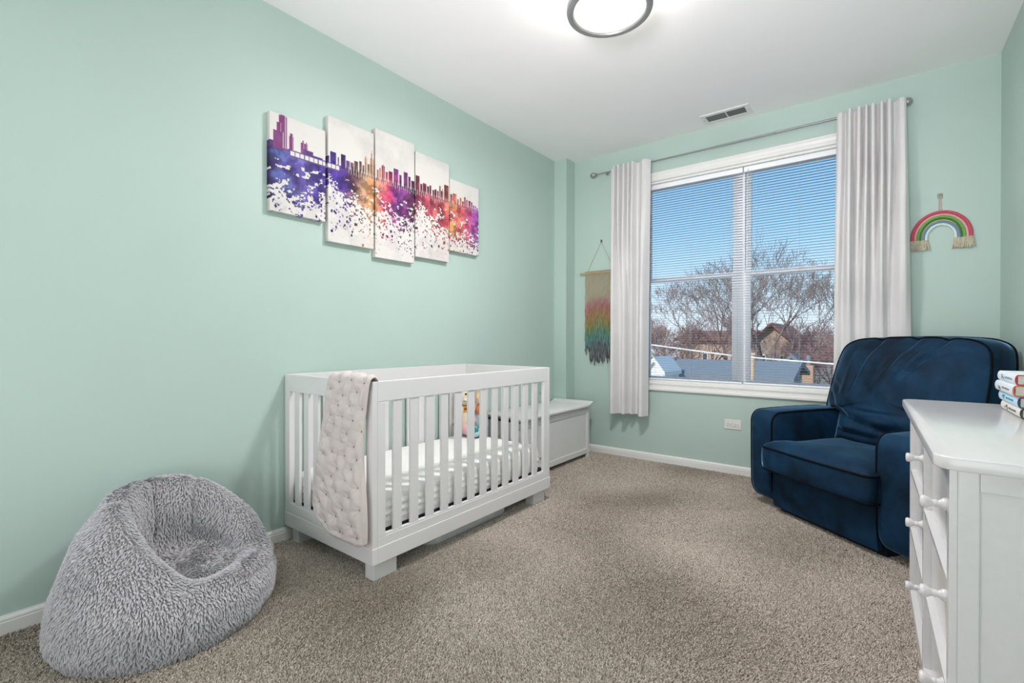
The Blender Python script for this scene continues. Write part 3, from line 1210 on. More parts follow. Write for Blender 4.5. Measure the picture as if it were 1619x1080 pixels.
def limb(name, pts, rads, m, parent):
    bm = bmesh.new()
    pp = [tuple(p) for p in catmull(pts, 6)]
    rr_ = [float(q[0]) for q in catmull([(r,) for r in rads], 6)]
    e0, e1 = Vector(pp[0]), Vector(pp[-1])
    d0, d1 = (e0 - Vector(pp[1])).normalized(), (e1 - Vector(pp[-2])).normalized()
    pre = [(tuple(e0 + d0 * rr_[0] * math.sin(t)), rr_[0] * math.cos(t)) for t in (1.5, 1.1, .6)]
    post = [(tuple(e1 + d1 * rr_[-1] * math.sin(t)), rr_[-1] * math.cos(t)) for t in (.6, 1.1, 1.5)]
    tube(bm, [p for p, _ in pre] + pp + [p for p, _ in post], [r for _, r in pre] + rr_ + [r for _, r in post], 12)
    return obj(name, bm, m, parent, True, angle=80)


tx, ty = -2.335, 2.478
t1 = thing('plush_animal', 'cream plush animal with striped collar and teal feet sitting in the crib', 'plush toy', (tx, ty, ZM_), group='plush toys in the crib')
b1 = part_e('body', (tx, ty, ZM_ + .125), (.062, .062, .095), M_pc, t1)
for dz, m_ in ((.178, M_pr), (.166, M_py), (.190, M_py)):
    bm = bmesh.new()
    r_ = .052 - (.19 - dz) * -.2
    tube(bm, [(tx + r_ * math.cos(a), ty + r_ * math.sin(a), ZM_ + dz + .012 * math.cos(a)) for a in np.linspace(0, 2 * PI, 28)[:-1]], .0065, 8, closed=True)
    obj('collar_stripe', bm, m_, t1, True)
hd = part_e('head', (tx + .01, ty - .005, ZM_ + .275), (.062, .066, .068), M_pc, t1)
part_e('muzzle', (tx + .046, ty - .034, ZM_ + .252), (.026, .028, .019), M_pc, hd)
bm = bmesh.new()
tube(bm, [(tx + .050 + .018 * math.cos(a_) * .75 + .016, ty - .052 - .008 * abs(math.sin(a_)) + .018 * math.cos(a_) * .65, ZM_ + .252 - .008 * math.sin(a_)) for a_ in np.linspace(.2, PI - .2, 9)], .0018, 5)
obj('smile', bm, M_pb, hd)
for s in (-1, 1):
    part_e('ear', (tx - .005, ty + s * .045, ZM_ + .352), (.014, .02, .042), M_pp, t1, Matrix.Rotation(-s * .35, 4, 'X'))
    part_e('eye', (tx + .053 + (.006 if s > 0 else 0), ty - .005 + s * .032 - .01, ZM_ + .295), (.006, .008, .008), M_eye, hd)
limb('arm', [(tx + .01, ty - .05, ZM_ + .19), (tx + .03, ty - .10, ZM_ + .15), (tx + .04, ty - .125, ZM_ + .11)], [.024, .025, .022], M_pc, t1)
part_e('paw', (tx + .042, ty - .132, ZM_ + .095), (.022, .022, .018), M_pb, t1)
limb('arm', [(tx + .02, ty + .05, ZM_ + .19), (tx + .055, ty + .045, ZM_ + .14), (tx + .085, ty + .02, ZM_ + .105)], [.024, .025, .022], M_pp, t1)
for s in (-1, 1):
    limb('leg', [(tx + .02, ty + s * .035, ZM_ + .05), (tx + .08, ty + s * .04, ZM_ + .04), (tx + .105, ty + s * .035, ZM_ + .032)], [.036, .034, .028], M_pb if s > 0 else M_pp, t1)
    part_e('foot', (tx + .115, ty + s * .033, ZM_ + .034), (.04, .032, .036), M_pt, t1)

dx, dy = -2.27, 2.573 - .03
dx, dy = -2.30, 2.59 - .07
dl = thing('rag_doll', 'small rag doll with blond topknot and orange top beside the plush animal', 'doll', (-2.212, 2.515, ZM_), group='plush toys in the crib')
dx, dy = -2.285, 2.53
dy = 2.525
dx = -2.212
dy = 2.515
part_e('skirt', (dx, dy, ZM_ + .085), (.058, .036, .085), M_lblue, dl)
part_e('torso', (dx, dy - .004, ZM_ + .185), (.038, .03, .042), M_por, dl)
hh = part_e('head', (dx, dy - .006, ZM_ + .262), (.040, .034, .042), M_skin, dl)
part_e('hair', (dx - .003, dy + .003, ZM_ + .279), (.043, .034, .036), M_pyel, hh)
part_e('topknot', (dx - .004, dy, ZM_ + .335), (.017, .017, .026), M_pyel, hh)
for s in (-1, 1):
    part_e('eye', (dx + .024 - (.030 if s > 0 else 0), dy - .037, ZM_ + .262), (.0045, .003, .0055), M_eye, hh)
    limb('arm', [(dx + s * .035, dy - .012, ZM_ + .215), (dx + s * .058, dy - .024, ZM_ + .17), (dx + s * .06, dy - .03, ZM_ + .13)], [.015, .014, .012], M_por if s > 0 else M_skin, dl)
    limb('leg', [(dx + s * .022, dy - .018, ZM_ + .06), (dx + s * .025, dy - .055, ZM_ + .03), (dx + s * .026, dy - .085, ZM_ + .022)], [.018, .017, .017], M_lblue, dl)

# ---- bag under the crib
bm = bmesh.new()
ol = []
ux0, ux1, uy0, uy1, ur = -2.32, -1.765, 1.62, 2.262, .07
for cx_, cy_, a0 in ((ux1 - ur, uy1 - ur, 0), (ux0 + ur, uy1 - ur, PI / 2), (ux0 + ur, uy0 + ur, PI), (ux1 - ur, uy0 + ur, 1.5 * PI)):
    for k in range(9):
        a = a0 + k / 8 * PI / 2
        ol.append((cx_ + ur * math.cos(a), cy_ + ur * math.sin(a)))
rows = []
ucx, ucy = (ux0 + ux1) / 2, (uy0 + uy1) / 2
for s, z in ((.9, .0), (.97, .004), (1, .018), (1, .045), (.985, .062), (.94, .072), (.6, .078), (.02, .08)):
    rows.append([bm.verts.new((ucx + (a - ucx) * s, ucy + (b - ucy) * s, z + (.004 * noise.noise(Vector((a * 8, b * 8, z * 30))) if z > .01 else 0))) for a, b in ol])
grid_faces(bm, rows, True)
bm.faces.new(rows[0][::-1])
bm.faces.new(rows[-1])
bmesh.ops.recalc_face_normals(bm, faces=bm.faces[:])
tag(obj('storage_bag', bm, mat('pale_grey_storage_fabric', '#d5d6d6', .8, var=.06, bump=.15, bscale=60), None, True, angle=60), 'flat pale grey storage bag half hidden on the carpet under the crib', 'bag')

# ------------------------------------------------------------------ toy chest
KX0, KX1, KY0, KY1 = -2.43, -2.045, 2.668, 3.79
chest = thing('toy_chest', 'low white toy chest with curved-end lid in the corner behind the crib', 'chest', ((KX0 + KX1) / 2, (KY0 + KY1) / 2, 0))
bm = bmesh.new()
ys_ = [(KY0, KY0 + .042), (KY1 - .042, KY1)]
bm = bmesh.new()
for ya, yb_ in ys_:
    for xa, xb in ((KX1 - .022, KX1), (KX0, KX0 + .022)):
        box(bm, xa, xb, ya, yb_, 0, .460, .0025)
obj('corner_post', bm, M_white, chest)
bm = bmesh.new()
box(bm, KX1 - .02, KX1 - .002, KY0 + .042, KY1 - .042, .40, .445, .002)
box(bm, KX1 - .02, KX1 - .002, KY0 + .042, KY1 - .042, .04, .085, .002)
obj('front_rail', bm, M_white, chest)
obj('front_panel', bbox(KX1 - .016, KX1 - .009, KY0 + .042, KY1 - .042, .085, .40, .001), M_white, chest)
for ya, yb_ in ((KY0 + .002, KY0 + .012), (KY1 - .012, KY1 - .002)):
    obj('end_panel', bbox(KX0 + .022, KX1 - .022, ya, yb_, .04, .459, .001), M_white, chest)
obj('back_panel', bbox(KX0 + .002, KX0 + .012, KY0 + .042, KY1 - .042, .04, .448, .001), M_white, chest)
obj('bottom_board', bbox(KX0 + .012, KX1 - .02, KY0 + .012, KY1 - .012, .045, .057), M_white, chest)
obj('lid_gap', bbox(KX1 - .019, KX1 - .003, KY0 + .1, KY1 - .1, .4455, .4535), M_dark, chest)
pts = []
yl0, yl1 = KY0 - .018, KY1 + .04
top = [(yl0, .500), (yl0 + .012, .503), (yl0 + .03, .497), (yl0 + .055, .482), (yl0 + .09, .475), (yl1 - .09, .475), (yl1 - .055, .482), (yl1 - .03, .494), (yl1 - .012, .499), (yl1, .497)]
bot = [(yl1 - .002, .487), (yl1 - .03, .478), (yl1 - .06, .463), (yl1 - .1, .453), (yl0 + .1, .453), (yl0 + .06, .463), (yl0 + .03, .48), (yl0 + .002, .49)]
bm = bmesh.new()
prism(bm, top + bot, 'x', KX0 - .005, KX1 + .022, .006, 3)
obj('lid', bm, M_white, chest, True, angle=35)

# ------------------------------------------------------------------ bean bag chair
M_fur0 = mat('grey_faux_fur_base', '#a09d9f', 1.0, var=.15, vscale=30, bump=.4, bscale=90, sheen=.3, spec=.05)


def fur_mat():
    m = bpy.data.materials.new('grey_faux_fur')
    m.use_nodes = True
    t = m.node_tree
    b = t.nodes['Principled BSDF']
    b.inputs['Roughness'].default_value = .85
    b.inputs['Specular IOR Level'].default_value = .15
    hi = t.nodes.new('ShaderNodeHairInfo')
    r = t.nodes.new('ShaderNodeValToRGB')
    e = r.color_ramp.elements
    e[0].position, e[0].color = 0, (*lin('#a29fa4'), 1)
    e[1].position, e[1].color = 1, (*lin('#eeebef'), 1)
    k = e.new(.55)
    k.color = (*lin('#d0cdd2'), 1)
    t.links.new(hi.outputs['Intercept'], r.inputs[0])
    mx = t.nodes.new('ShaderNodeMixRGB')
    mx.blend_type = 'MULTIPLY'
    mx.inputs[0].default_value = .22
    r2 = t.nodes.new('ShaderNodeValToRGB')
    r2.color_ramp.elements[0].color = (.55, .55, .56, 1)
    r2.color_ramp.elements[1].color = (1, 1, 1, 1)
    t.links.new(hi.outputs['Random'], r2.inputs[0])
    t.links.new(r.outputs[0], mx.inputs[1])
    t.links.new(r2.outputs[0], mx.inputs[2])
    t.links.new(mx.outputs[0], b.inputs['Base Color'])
    return m


BC = (-2.085, .66)
B_ANG = [-90, -53, -14, 19, 55, 90, 135, 180, 225, 270]
B_RAD = [.385, .372, .338, .300, .300, .325, .335, .340, .365, .385]
R_ANG = [-10, 20, 50, 80, 105, 130, 155, 185, 215, 240, 265, 290, 315, 335, 350]
R_HGT = [.200, .198, .200, .215, .300, .410, .465, .480, .480, .470, .430, .370, .300, .245, .200]
R_RAD = [.225, .225, .238, .250, .255, .245, .235, .225, .215, .205, .195, .190, .195, .205, .225]
SEAT = .178


def ang_table(th, A, V):
    t = math.degrees(th)
    while t < A[0]:
        t += 360
    while t >= A[0] + 360:
        t -= 360
    n = len(A)
    AA = A + [A[0] + 360]
    VV = V + ([V[0]] if A[-1] - A[0] < 360 else [])
    if A[-1] - A[0] >= 360:
        AA = A
        VV = V
    return float(np.interp(t, AA, VV))


def ang_smooth(th, A, V):
    return sum(ang_table(th + d, A, V) * w for d, w in ((-.24, 1), (-.12, 2), (0, 3), (.12, 2), (.24, 1))) / 9


def beanbag():
    NT = 180
    bm = bmesh.new()
    P = []
    for i in range(NT):
        th = 2 * PI * i / NT
        Hh, rr, R = ang_smooth(th, R_ANG, R_HGT), ang_smooth(th, R_ANG, R_RAD), ang_smooth(th, B_ANG, B_RAD)
        kk = smooth01(.21, .45, Hh)
        sd = SEAT
        pr = [(0, .0), (R * .55, .0), (R * .86, .004), (R * .975, .045), (R * 1.0, .10), (R * (.985 - .06 * kk), .10 + (Hh - .10) * .36), (rr + (R - rr) * .60, .10 + (Hh - .10) * .72), (rr + .045, Hh - .012 - .015 * kk), (rr + .01, Hh + .006), (rr - .035, Hh - .010),
              (rr - .068, Hh - .03 - .09 * kk), (rr - .085 + .02 * kk, sd + .008 + .035 * kk), (rr * .45, sd + .012), (0.0, sd + .010)]
        P.append([(BC[0] + p[0] * math.cos(th), BC[1] + p[0] * math.sin(th), max(0.0, p[1])) for p in catmull(pr, 7)])
    n = len(P[0])
    cb = bm.verts.new((BC[0], BC[1], 0))
    ct = bm.verts.new((BC[0], BC[1], SEAT + .012))
    rings = []
    seams = [(math.radians(a), w) for a, w in ((-18, 1.0), (112, .8), (152, 1.0), (196, 1.0), (245, .7))]
    for j in range(1, n - 1):
        ring = []
        f = j / n
        inner = smooth01(.66, .74, f)
        outr = smooth01(.2, .3, f) * (1 - smooth01(.55, .62, f))
        for i in range(NT):
            p = Vector(P[i][j])
            th = 2 * PI * i / NT
            q = noise.noise(p * 5.0) * .014 + noise.noise(p * 13) * .005
            c_in, c_out = 0, 0
            for k, (sa, w) in enumerate(seams):
                d = (th - sa + PI) % (2 * PI) - PI
                g = w * math.exp(-(d / .05) ** 2)
                c_in += g if k else 0
                c_out += g if k in (0, 4) else 0
            dv = Vector((math.cos(th), math.sin(th), 0))
            p += dv * (q if f < .62 else -q) * (1 if p.z > .02 else 0)
            p -= dv * .013 * c_out * outr
            hi = smooth01(SEAT + .02, SEAT + .10, p.z)
            p += dv * .022 * c_in * inner * hi
            p.z -= .014 * c_in * smooth01(.55, .62, f) * (1 - smooth01(.68, .76, f)) * hi
            p.x = max(p.x, XL + .03)
            p.z = max(p.z, 0)
            ring.append(bm.verts.new(p))
        rings.append(ring)
    grid_faces(bm, rings, True)
    for i in range(NT):
        bm.faces.new((cb, rings[0][i], rings[0][(i + 1) % NT]))
        bm.faces.new((ct, rings[-1][(i + 1) % NT], rings[-1][i]))
    bmesh.ops.recalc_face_normals(bm, faces=bm.faces[:])
    return bm


bb = obj('bean_bag_chair', beanbag(), M_fur0, None, True, angle=180)
tag(bb, 'fluffy grey faux fur bean bag chair on the carpet against the wall', 'bean bag')
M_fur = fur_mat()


def fur_on(src, name, m, per_m2, length, comb, parent):
    """short pile combed along `comb`, clumped into small locks; one hair-curves object"""
    rs_ = np.random.RandomState(5)
    me = src.data
    me.calc_loop_triangles()
    V = np.array([v.co[:] for v in me.vertices])
    N = np.array([v.normal[:] for v in me.vertices])
    Tt = np.array([t.vertices[:] for t in me.loop_triangles])
    A = V[Tt]
    ar = .5 * np.linalg.norm(np.cross(A[:, 1] - A[:, 0], A[:, 2] - A[:, 0]), axis=1)
    ctr_ = A.mean(1)
    ar = np.where(ctr_[:, 2] < .006, 0, ar)
    cnt = int(ar.sum() * per_m2)
    ti = rs_.choice(len(Tt), cnt, p=ar / ar.sum())
    r1, r2 = np.sqrt(rs_.rand(cnt)), rs_.rand(cnt)
    w = np.stack([1 - r1, r1 * (1 - r2), r1 * r2], -1)
    P = (A[ti] * w[..., None]).sum(1)
    nn = (N[Tt[ti]] * w[..., None]).sum(1)
    nn /= np.linalg.norm(nn, axis=1, keepdims=True)
    # locks: every hair leans to the nearest of a set of lock centres
    cell = .008
    key = np.floor(P / cell).astype(np.int64)
    hsh = (key[:, 0] * 73856093 ^ key[:, 1] * 19349663 ^ key[:, 2] * 83492791) % 100003
    tab = rs_.rand(100003, 4)
    rv = tab[hsh]
    lockc = (key + rv[:, :3]) * cell
    cd = np.array(comb, float)
    jit = np.stack([np.array([noise.noise(Vector(p * 9 + 7 * k)) for p in P]) for k in range(3)], -1)
    d = cd[None] + .9 * jit + .5 * (rv[:, :3] - .5)
    d -= nn * (d * nn).sum(1, keepdims=True)
    d /= np.linalg.norm(d, axis=1, keepdims=True) + 1e-6
    L = length * (.75 + .5 * rs_.rand(cnt)) * (.8 + .4 * rv[:, 3])
    pts = np.zeros((cnt, 4, 3))
    pull = lockc - P
    pull -= nn * (pull * nn).sum(1, keepdims=True)
    rj = (rs_.rand(cnt, 3) - .5) * .003
    for k in range(4):
        t = k / 3
        pts[:, k] = P + nn * (L * (t * .62 - .12 * t * t))[:, None] + d * (L * (.25 * t + .5 * t * t))[:, None] + pull * (.65 * t) + rj * t
    pts[:, :, 2] = np.maximum(pts[:, :, 2], .002)
    hc = bpy.data.hair_curves.new(name)
    hc.add_curves([4] * cnt)
    hc.attributes['position'].data.foreach_set('vector', pts.astype(np.float32).ravel())
    ra = hc.attributes.get('radius') or hc.attributes.new('radius', 'FLOAT', 'POINT')
    ra.data.foreach_set('value', np.tile(np.array([.0009, .0008, .0006, .0002], np.float32), cnt))
    hc.materials.append(m)
    o = bpy.data.objects.new(name, hc)
    COL.objects.link(o)
    o.parent = parent
    WORLD[o.name] = WORLD[parent.name]
    tag(o, kind='stuff')
    return o


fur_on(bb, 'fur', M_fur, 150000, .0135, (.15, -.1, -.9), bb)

# ------------------------------------------------------------------ carpet pile (nobody could count it)
def pile_mat():
    m = bpy.data.materials.new('twisted_carpet_yarn')
    m.use_nodes = True
    t = m.node_tree
    L = t.links.new
    b = t.nodes['Principled BSDF']
    b.inputs['Roughness'].default_value = .95
    b.inputs['Specular IOR Level'].default_value = .1
    hi = t.nodes.new('ShaderNodeHairInfo')
    r = t.nodes.new('ShaderNodeValToRGB')
    e = r.color_ramp.elements
    e[0].position, e[0].color = 0, (*lin('#a4978a'), 1)
    e[1].position, e[1].color = 1, (*lin('#e9dfd3'), 1)
    L(hi.outputs['Random'], r.inputs[0])
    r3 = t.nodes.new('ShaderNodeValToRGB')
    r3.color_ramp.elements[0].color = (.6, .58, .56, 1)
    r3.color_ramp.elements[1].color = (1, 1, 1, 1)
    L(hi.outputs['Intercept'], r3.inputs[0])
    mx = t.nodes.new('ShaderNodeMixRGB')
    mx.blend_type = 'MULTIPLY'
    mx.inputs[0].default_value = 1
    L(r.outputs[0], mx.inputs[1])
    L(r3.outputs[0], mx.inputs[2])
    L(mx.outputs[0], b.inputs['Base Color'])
    return m


def carpet_pile():
    rs_ = np.random.RandomState(9)
    pts = []
    for d0, d1, den in ((.6, 2.6, 62000), (2.6, 3.6, 40000), (3.6, 5.2, 26000)):
        n = int(3.0 * 4.6 * den)
        x = rs_.uniform(XL + .012, XR - .01, n)
        y = rs_.uniform(.0, YB - .012, n)
        fw = -math.sin(YAW) * x + math.cos(YAW) * y
        rt = math.cos(YAW) * x + math.sin(YAW) * y
        dist = np.hypot(x, y)
        k = (dist >= d0) & (dist < d1) & (fw > .3) & (np.abs(rt) < fw * 1.14 + .1) & (fw < 1.46 * 5)
        k &= (EYE / np.maximum(fw, .01) < .80)
        k &= ~((x > .15) & (y > 1.38) & (y < 2.5))
        k &= ~((x < XC + .012) & (y > YC - .012))
        pts.append(np.stack([x[k], y[k]], -1))
    P = np.concatenate(pts)
    n = len(P)
    # the nap leans in broad brushed patches
    la = np.array([noise.noise(Vector((a * 1.3, b * 1.3, 2))) for a, b in P]) * 3.0 + 1.2
    lm = .003 + .003 * np.array([noise.noise(Vector((a * 2.1, b * 2.1, 7))) for a, b in P])
    h = rs_.uniform(.006, .0095, n)
    jit = rs_.normal(0, .0019, (n, 2))
    Q = np.zeros((n, 3, 3))
    for k, t in enumerate((0, .55, 1.0)):
        Q[:, k, 0] = P[:, 0] + (np.cos(la) * lm + jit[:, 0]) * t ** 1.3
        Q[:, k, 1] = P[:, 1] + (np.sin(la) * lm + jit[:, 1]) * t ** 1.3
        Q[:, k, 2] = h * t
    hc = bpy.data.hair_curves.new('carpet_pile')
    hc.add_curves([3] * n)
    hc.attributes['position'].data.foreach_set('vector', Q.astype(np.float32).ravel())
    ra = hc.attributes.get('radius') or hc.attributes.new('radius', 'FLOAT', 'POINT')
    ra.data.foreach_set('value', np.tile(np.array([.0017, .0020, .0013], np.float32), n))
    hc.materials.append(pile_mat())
    o = bpy.data.objects.new('carpet_pile', hc)
    COL.objects.link(o)
    o.parent = bpy.data.objects['floor']
    tag(o, kind='stuff')
    print('pile', n)


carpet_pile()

# ------------------------------------------------------------------ recliner
CO = Vector((-.255, 3.06, 0))
CU = Vector((.777, -.63, 0))
rz = math.atan2(CU.y, CU.x)
ch = thing('recliner', 'navy blue velvet recliner armchair with piped edges in the window corner', 'armchair', tuple(CO), rz)


def velvet():
    m = mat('navy_velvet', '#0e3755', .7, vscale=4.5, col2='#051a2c', sheen=1.0, sheen_tint=(.24, .48, .72), spec=.2, detail=5, bump=.08, bscale=600, bdist=.002)
    b = m.node_tree.nodes['Principled BSDF']
    b.inputs['Sheen Roughness'].default_value = .26
    for n in m.node_tree.nodes:
        if n.type == 'TEX_NOISE' and n.inputs['Scale'].default_value < 10:
            n.inputs['Distortion'].default_value = .4
            n.inputs['Roughness'].default_value = .6
    return m


M_velvet = velvet()
M_pipe = mat('dark_navy_piping', '#03080f', .8, var=.1, spec=.15)


def arm(x0, x1):
    """side profile (y back, z) swept across the arm's width; pillowed faces"""
    prof = []
    prof += [(.60, .045), (.10, .045)]
    for k in range(1, 9):
        a = -PI / 2 - k / 8 * PI / 2
        prof.append((.10 + .10 * math.cos(a), .16 + .115 * math.sin(a)))
    prof += [(-.003, .3), (-.004, .45)]
    for k in range(0, 9):
        a = PI - k / 8 * PI / 2
        prof.append((.062 + .066 * math.cos(a), .535 + .068 * math.sin(a)))
    prof += [(.2, .609), (.35, .613), (.52, .613), (.60, .606)]
    pr = prof
    n = len(pr)
    bm = bmesh.new()
    rows = []
    NX = 10
    cx, cz = .32, .33
    # edge rounded, band slightly crowned
    for i in range(NX + 1):
        t = i / NX
        x = x0 + (x1 - x0) * t
        cr_ = .009 * (1 - (2 * t - 1) ** 2) ** .6
        row = []
        for (y, z) in pr:
            dy, dz = y - cx, z - cz
            l = math.hypot(dy, dz)
            row.append(bm.verts.new((x, y + dy / l * cr_ * (1 if y < .55 else 0), z + dz / l * cr_ * (1 if z > .06 else 0))))
        rows.append(row)
    grid_faces(bm, rows, True)

    def side(row, sgn):
        prev = row
        for s, off in ((.93, .006), (.75, .012), (.4, .016), (.02, .017)):
            new = [bm.verts.new((v.co.x + 0, cx + (v.co.y - cx) * s, cz + (v.co.z - cz) * s)) for v in row]
            for v in new:
                v.co.x = row[0].co.x + sgn * off
            for j in range(n):
                bm.faces.new((prev[j], prev[(j + 1) % n], new[(j + 1) % n], new[j]))
            prev = new
        bm.faces.new(prev)
    side(rows[0], -1)
    side(rows[-1], 1)
    bmesh.ops.recalc_face_normals(bm, faces=bm.faces[:])
    pb = bmesh.new()
    for x in (x0, x1):
        tube(pb, [(x, y, z) for y, z in pr], .0055, 8, closed=True)
    return bm, pb


# local frame: x to the sitter's left-to-right in the picture, y backwards, z up; CU is local x, local y = rz rotated +Y
for x0, x1 in ((-.497, -.329), (.329, .497)):
    a, p = arm(x0, x1)
    ao = obj('arm', a, M_velvet, ch, True, local=True, angle=80)
    obj('piping', p, M_pipe, ao, True, local=True)


def seat():
    bm = bmesh.new()
    ol = []
    # plan outline with rounded front corners, counter-clockwise from front left
    fr = [(-.345, .0), (-.347, -.035), (-.335, -.062), (-.305, -.073), (-.15, -.081), (0, -.084), (.15, -.081), (.305, -.073), (.335, -.062), (.347, -.035), (.345, .0)]
    bk = [(.322, .012), (.318, .2), (.318, .5), (-.318, .5), (-.318, .2), (-.322, .012)]
    P = fr + bk
    dense = []
    for a, b in zip(P, P[1:] + P[:1]):
        k = max(2, int(math.hypot(b[0] - a[0], b[1] - a[1]) / .02))
        for i in range(k):
            dense.append((a[0] + (b[0] - a[0]) * i / k, a[1] + (b[1] - a[1]) * i / k))
    cx, cy = 0, .2
    rows = []
    prof = [(.9, .262), (.975, .266), (1.0, .275), (1.012, .31), (1.014, .345), (1.008, .385), (1.0, .402), (.985, .412), (.95, .424), (.88, .437), (.75, .449), (.55, .457), (.3, .461), (.03, .462)]
    for s, z in prof:
        row = []
        for x, y in dense:
            px, py = cx + (x - cx) * s, cy + (y - cy) * s
            w = 0
            if .275 < z < .40 and y < 0:
                w = .004 * math.sin(px * 70 + 2 * noise.noise(Vector((px * 10, 0, z * 12)))) * noise.noise(Vector((px * 7, 3, z * 5))) * 2
            dz = .008 * noise.noise(Vector((px * 5, py * 5, 1))) if z > .42 else 0
            row.append(bm.verts.new((px, py - w, z + dz)))
        rows.append(row)
    grid_faces(bm, rows, True)
    bm.faces.new(rows[0][::-1])
    bm.faces.new(rows[-1])
    bmesh.ops.recalc_face_normals(bm, faces=bm.faces[:])
    pb = bmesh.new()
    for s, z in ((1.0, .404), (1.0, .274)):
        tube(pb, [(cx + (x - cx) * s * 1.004, cy + (y - cy) * s * 1.004, z) for x, y in dense], .0055, 8, closed=True)
    return bm, pb


a, p = seat()
so_ = obj('seat_cushion', a, M_velvet, ch, True, local=True, angle=80)
obj('piping', p, M_pipe, so_, True, local=True)
bm = bmesh.new()
rows = []
for i in range(31):
    x = -.325 + .65 * i / 30
    r = []
    for j in range(17):
        z = .04 + .225 * j / 16
        y = .012 - .012 * math.sin(PI * j / 16) - .006 * noise.noise(Vector((x * 8, z * 8, 2)))
        r.append(bm.verts.new((x, y, z)))
    rows.append(r)
grid_faces(bm, rows)
bmesh.ops.recalc_face_normals(bm, faces=bm.faces[:])
bmesh.ops.solidify(bm, geom=bm.faces[:], thickness=.03)
for v in bm.verts:
    pass
obj('footrest_panel', bm, M_velvet, ch, True, local=True, angle=60)
obj('base_frame', bbox(-.328, .328, .06, .60, .0, .262, .01), mat('black_base_fabric', '#0a1420', .9, var=.1), ch, local=True)


def back():
    P = [(-.322, .40), (-.326, .58), (-.345, .606), (-.41, .612), (-.425, .64), (-.425, .75), (-.42, .86), (-.408, .95), (-.385, 1.01), (-.33, 1.045), (-.24, 1.06), (0, 1.068)]
    P = P + [(-x, z) for x, z in P[-2::-1]]
    P = [tuple(q) for q in catmull(P, 5)]
    # base edge
    k = 24
    a, b = P[-1], P[0]
    P = P + [(a[0] + (b[0] - a[0]) * i / k, a[1]) for i in range(1, k)]
    # densify
    D = []
    for a, b in zip(P, P[1:] + P[:1]):
        m_ = max(1, int(math.hypot(b[0] - a[0], b[1] - a[1]) / .012))
        for i in range(m_):
            D.append((a[0] + (b[0] - a[0]) * i / m_, a[1] + (b[1] - a[1]) * i / m_))
    cx, cz = 0, .72

    def lean(z):
        return .455 + (z - .42) * .285

    cre = [(-.16, 1.07, -.21, .74, .022, .022), (.045, 1.07, -.05, .82, .020, .018), (.20, 1.07, .10, .85, .016, .016), (.17, 1.07, .05, .9, .012, .012),
           (.36, 1.03, .12, .93, .018, .012), (-.30, .60, .05, .54, .022, .016), (-.38, .70, -.22, .60, .018, .013), (.02, .535, .35, .60, .025, .014),
           (-.42, .80, -.30, .74, .014, .012), (-.24, .50, .2, .49, .016, .012), (-.12, .64, .14, .635, .008, .006)]

    def wr(x, z):
        w = 0
        for x0, z0, x1, z1, wd, dp in cre:
            dx_, dz_ = x1 - x0, z1 - z0
            l2 = dx_ * dx_ + dz_ * dz_
            t = ((x - x0) * dx_ + (z - z0) * dz_) / l2
            tt = min(1, max(0, t))
            d = math.hypot(x - (x0 + tt * dx_), z - (z0 + tt * dz_))
            f = 1 - .65 * tt
            w += 1.35 * dp * f * (math.exp(-(d / wd) ** 2) - .55 * math.exp(-((d - 2 * wd) / (1.2 * wd)) ** 2))
        w += .016 * noise.noise(Vector((x * 5, z * 5, 6))) + .005 * noise.noise(Vector((x * 13 + z * 6, z * 9, 1)))
        return w
    bm = bmesh.new()
    rows = []
    NR = 46
    for j in range(NR + 1):
        s = max(.012, 1 - (1 - j / NR))
        s = 1 - (1 - j / NR)
        s = max(s, .012)
        row = []
        for x, z in D:
            px, pz = cx + (x - cx) * s, cz + (z - cz) * s
            puff = .125 * (1 - s ** 2.8)
            y = lean(pz) - puff + wr(px, pz) * (1 - s ** 8) * min(1, 1.2)
            # gathers pull the top welt in
            if s > .97:
                pass
            g = 0
            if pz > .95:
                for c in (-.16, .045, .20):
                    g += .012 * math.exp(-((px - c) / .022) ** 2)
            row.append(bm.verts.new((px, y, pz - g * smooth01(.95, 1.04, pz))))
        rows.append(row)
    rows.reverse()      # from the edge ... keep order centre last
    rows = rows[::-1]
    grid_faces(bm, rows, True)
    bm.faces.new(rows[0])
    edge = rows[-1]
    # boxing band and back
    prev = edge
    for dy, s in ((.05, 1.012), (.11, 1.012), (.165, 1.0), (.185, .97), (.19, .5), (.19, .02)):
        new = []
        for (x, z), v in zip(D, edge):
            sc = s if z > .62 else min(s, 1.0)
            px, pz = cx + (x - cx) * sc, cz + (z - cz) * sc
            new.append(bm.verts.new((px, lean(pz) + dy * (.5 + .5 * smooth01(-.42, .1, px)), pz)))
        n = len(D)
        for i in range(n):
            bm.faces.new((prev[i], prev[(i + 1) % n], new[(i + 1) % n], new[i]))
        prev = new
    bm.faces.new(prev)
    bmesh.ops.recalc_face_normals(bm, faces=bm.faces[:])
    pb = bmesh.new()
    pts = [v.co.copy() + Vector((0, -.001, 0)) for v in edge]
    pts = [p for p in pts if p.z > .44]
    # order: outline starts bottom-left and runs over the top
    tube(pb, pts, .0055, 8)
    pts2 = [(cx + (x - cx) * 1.006, lean(z) + .165 * (.5 + .5 * smooth01(-.42, .1, x)), cz + (z - cz) * 1.006) for x, z in D if z > .6]
    tube(pb, pts2, .005, 8)
    return bm, pb


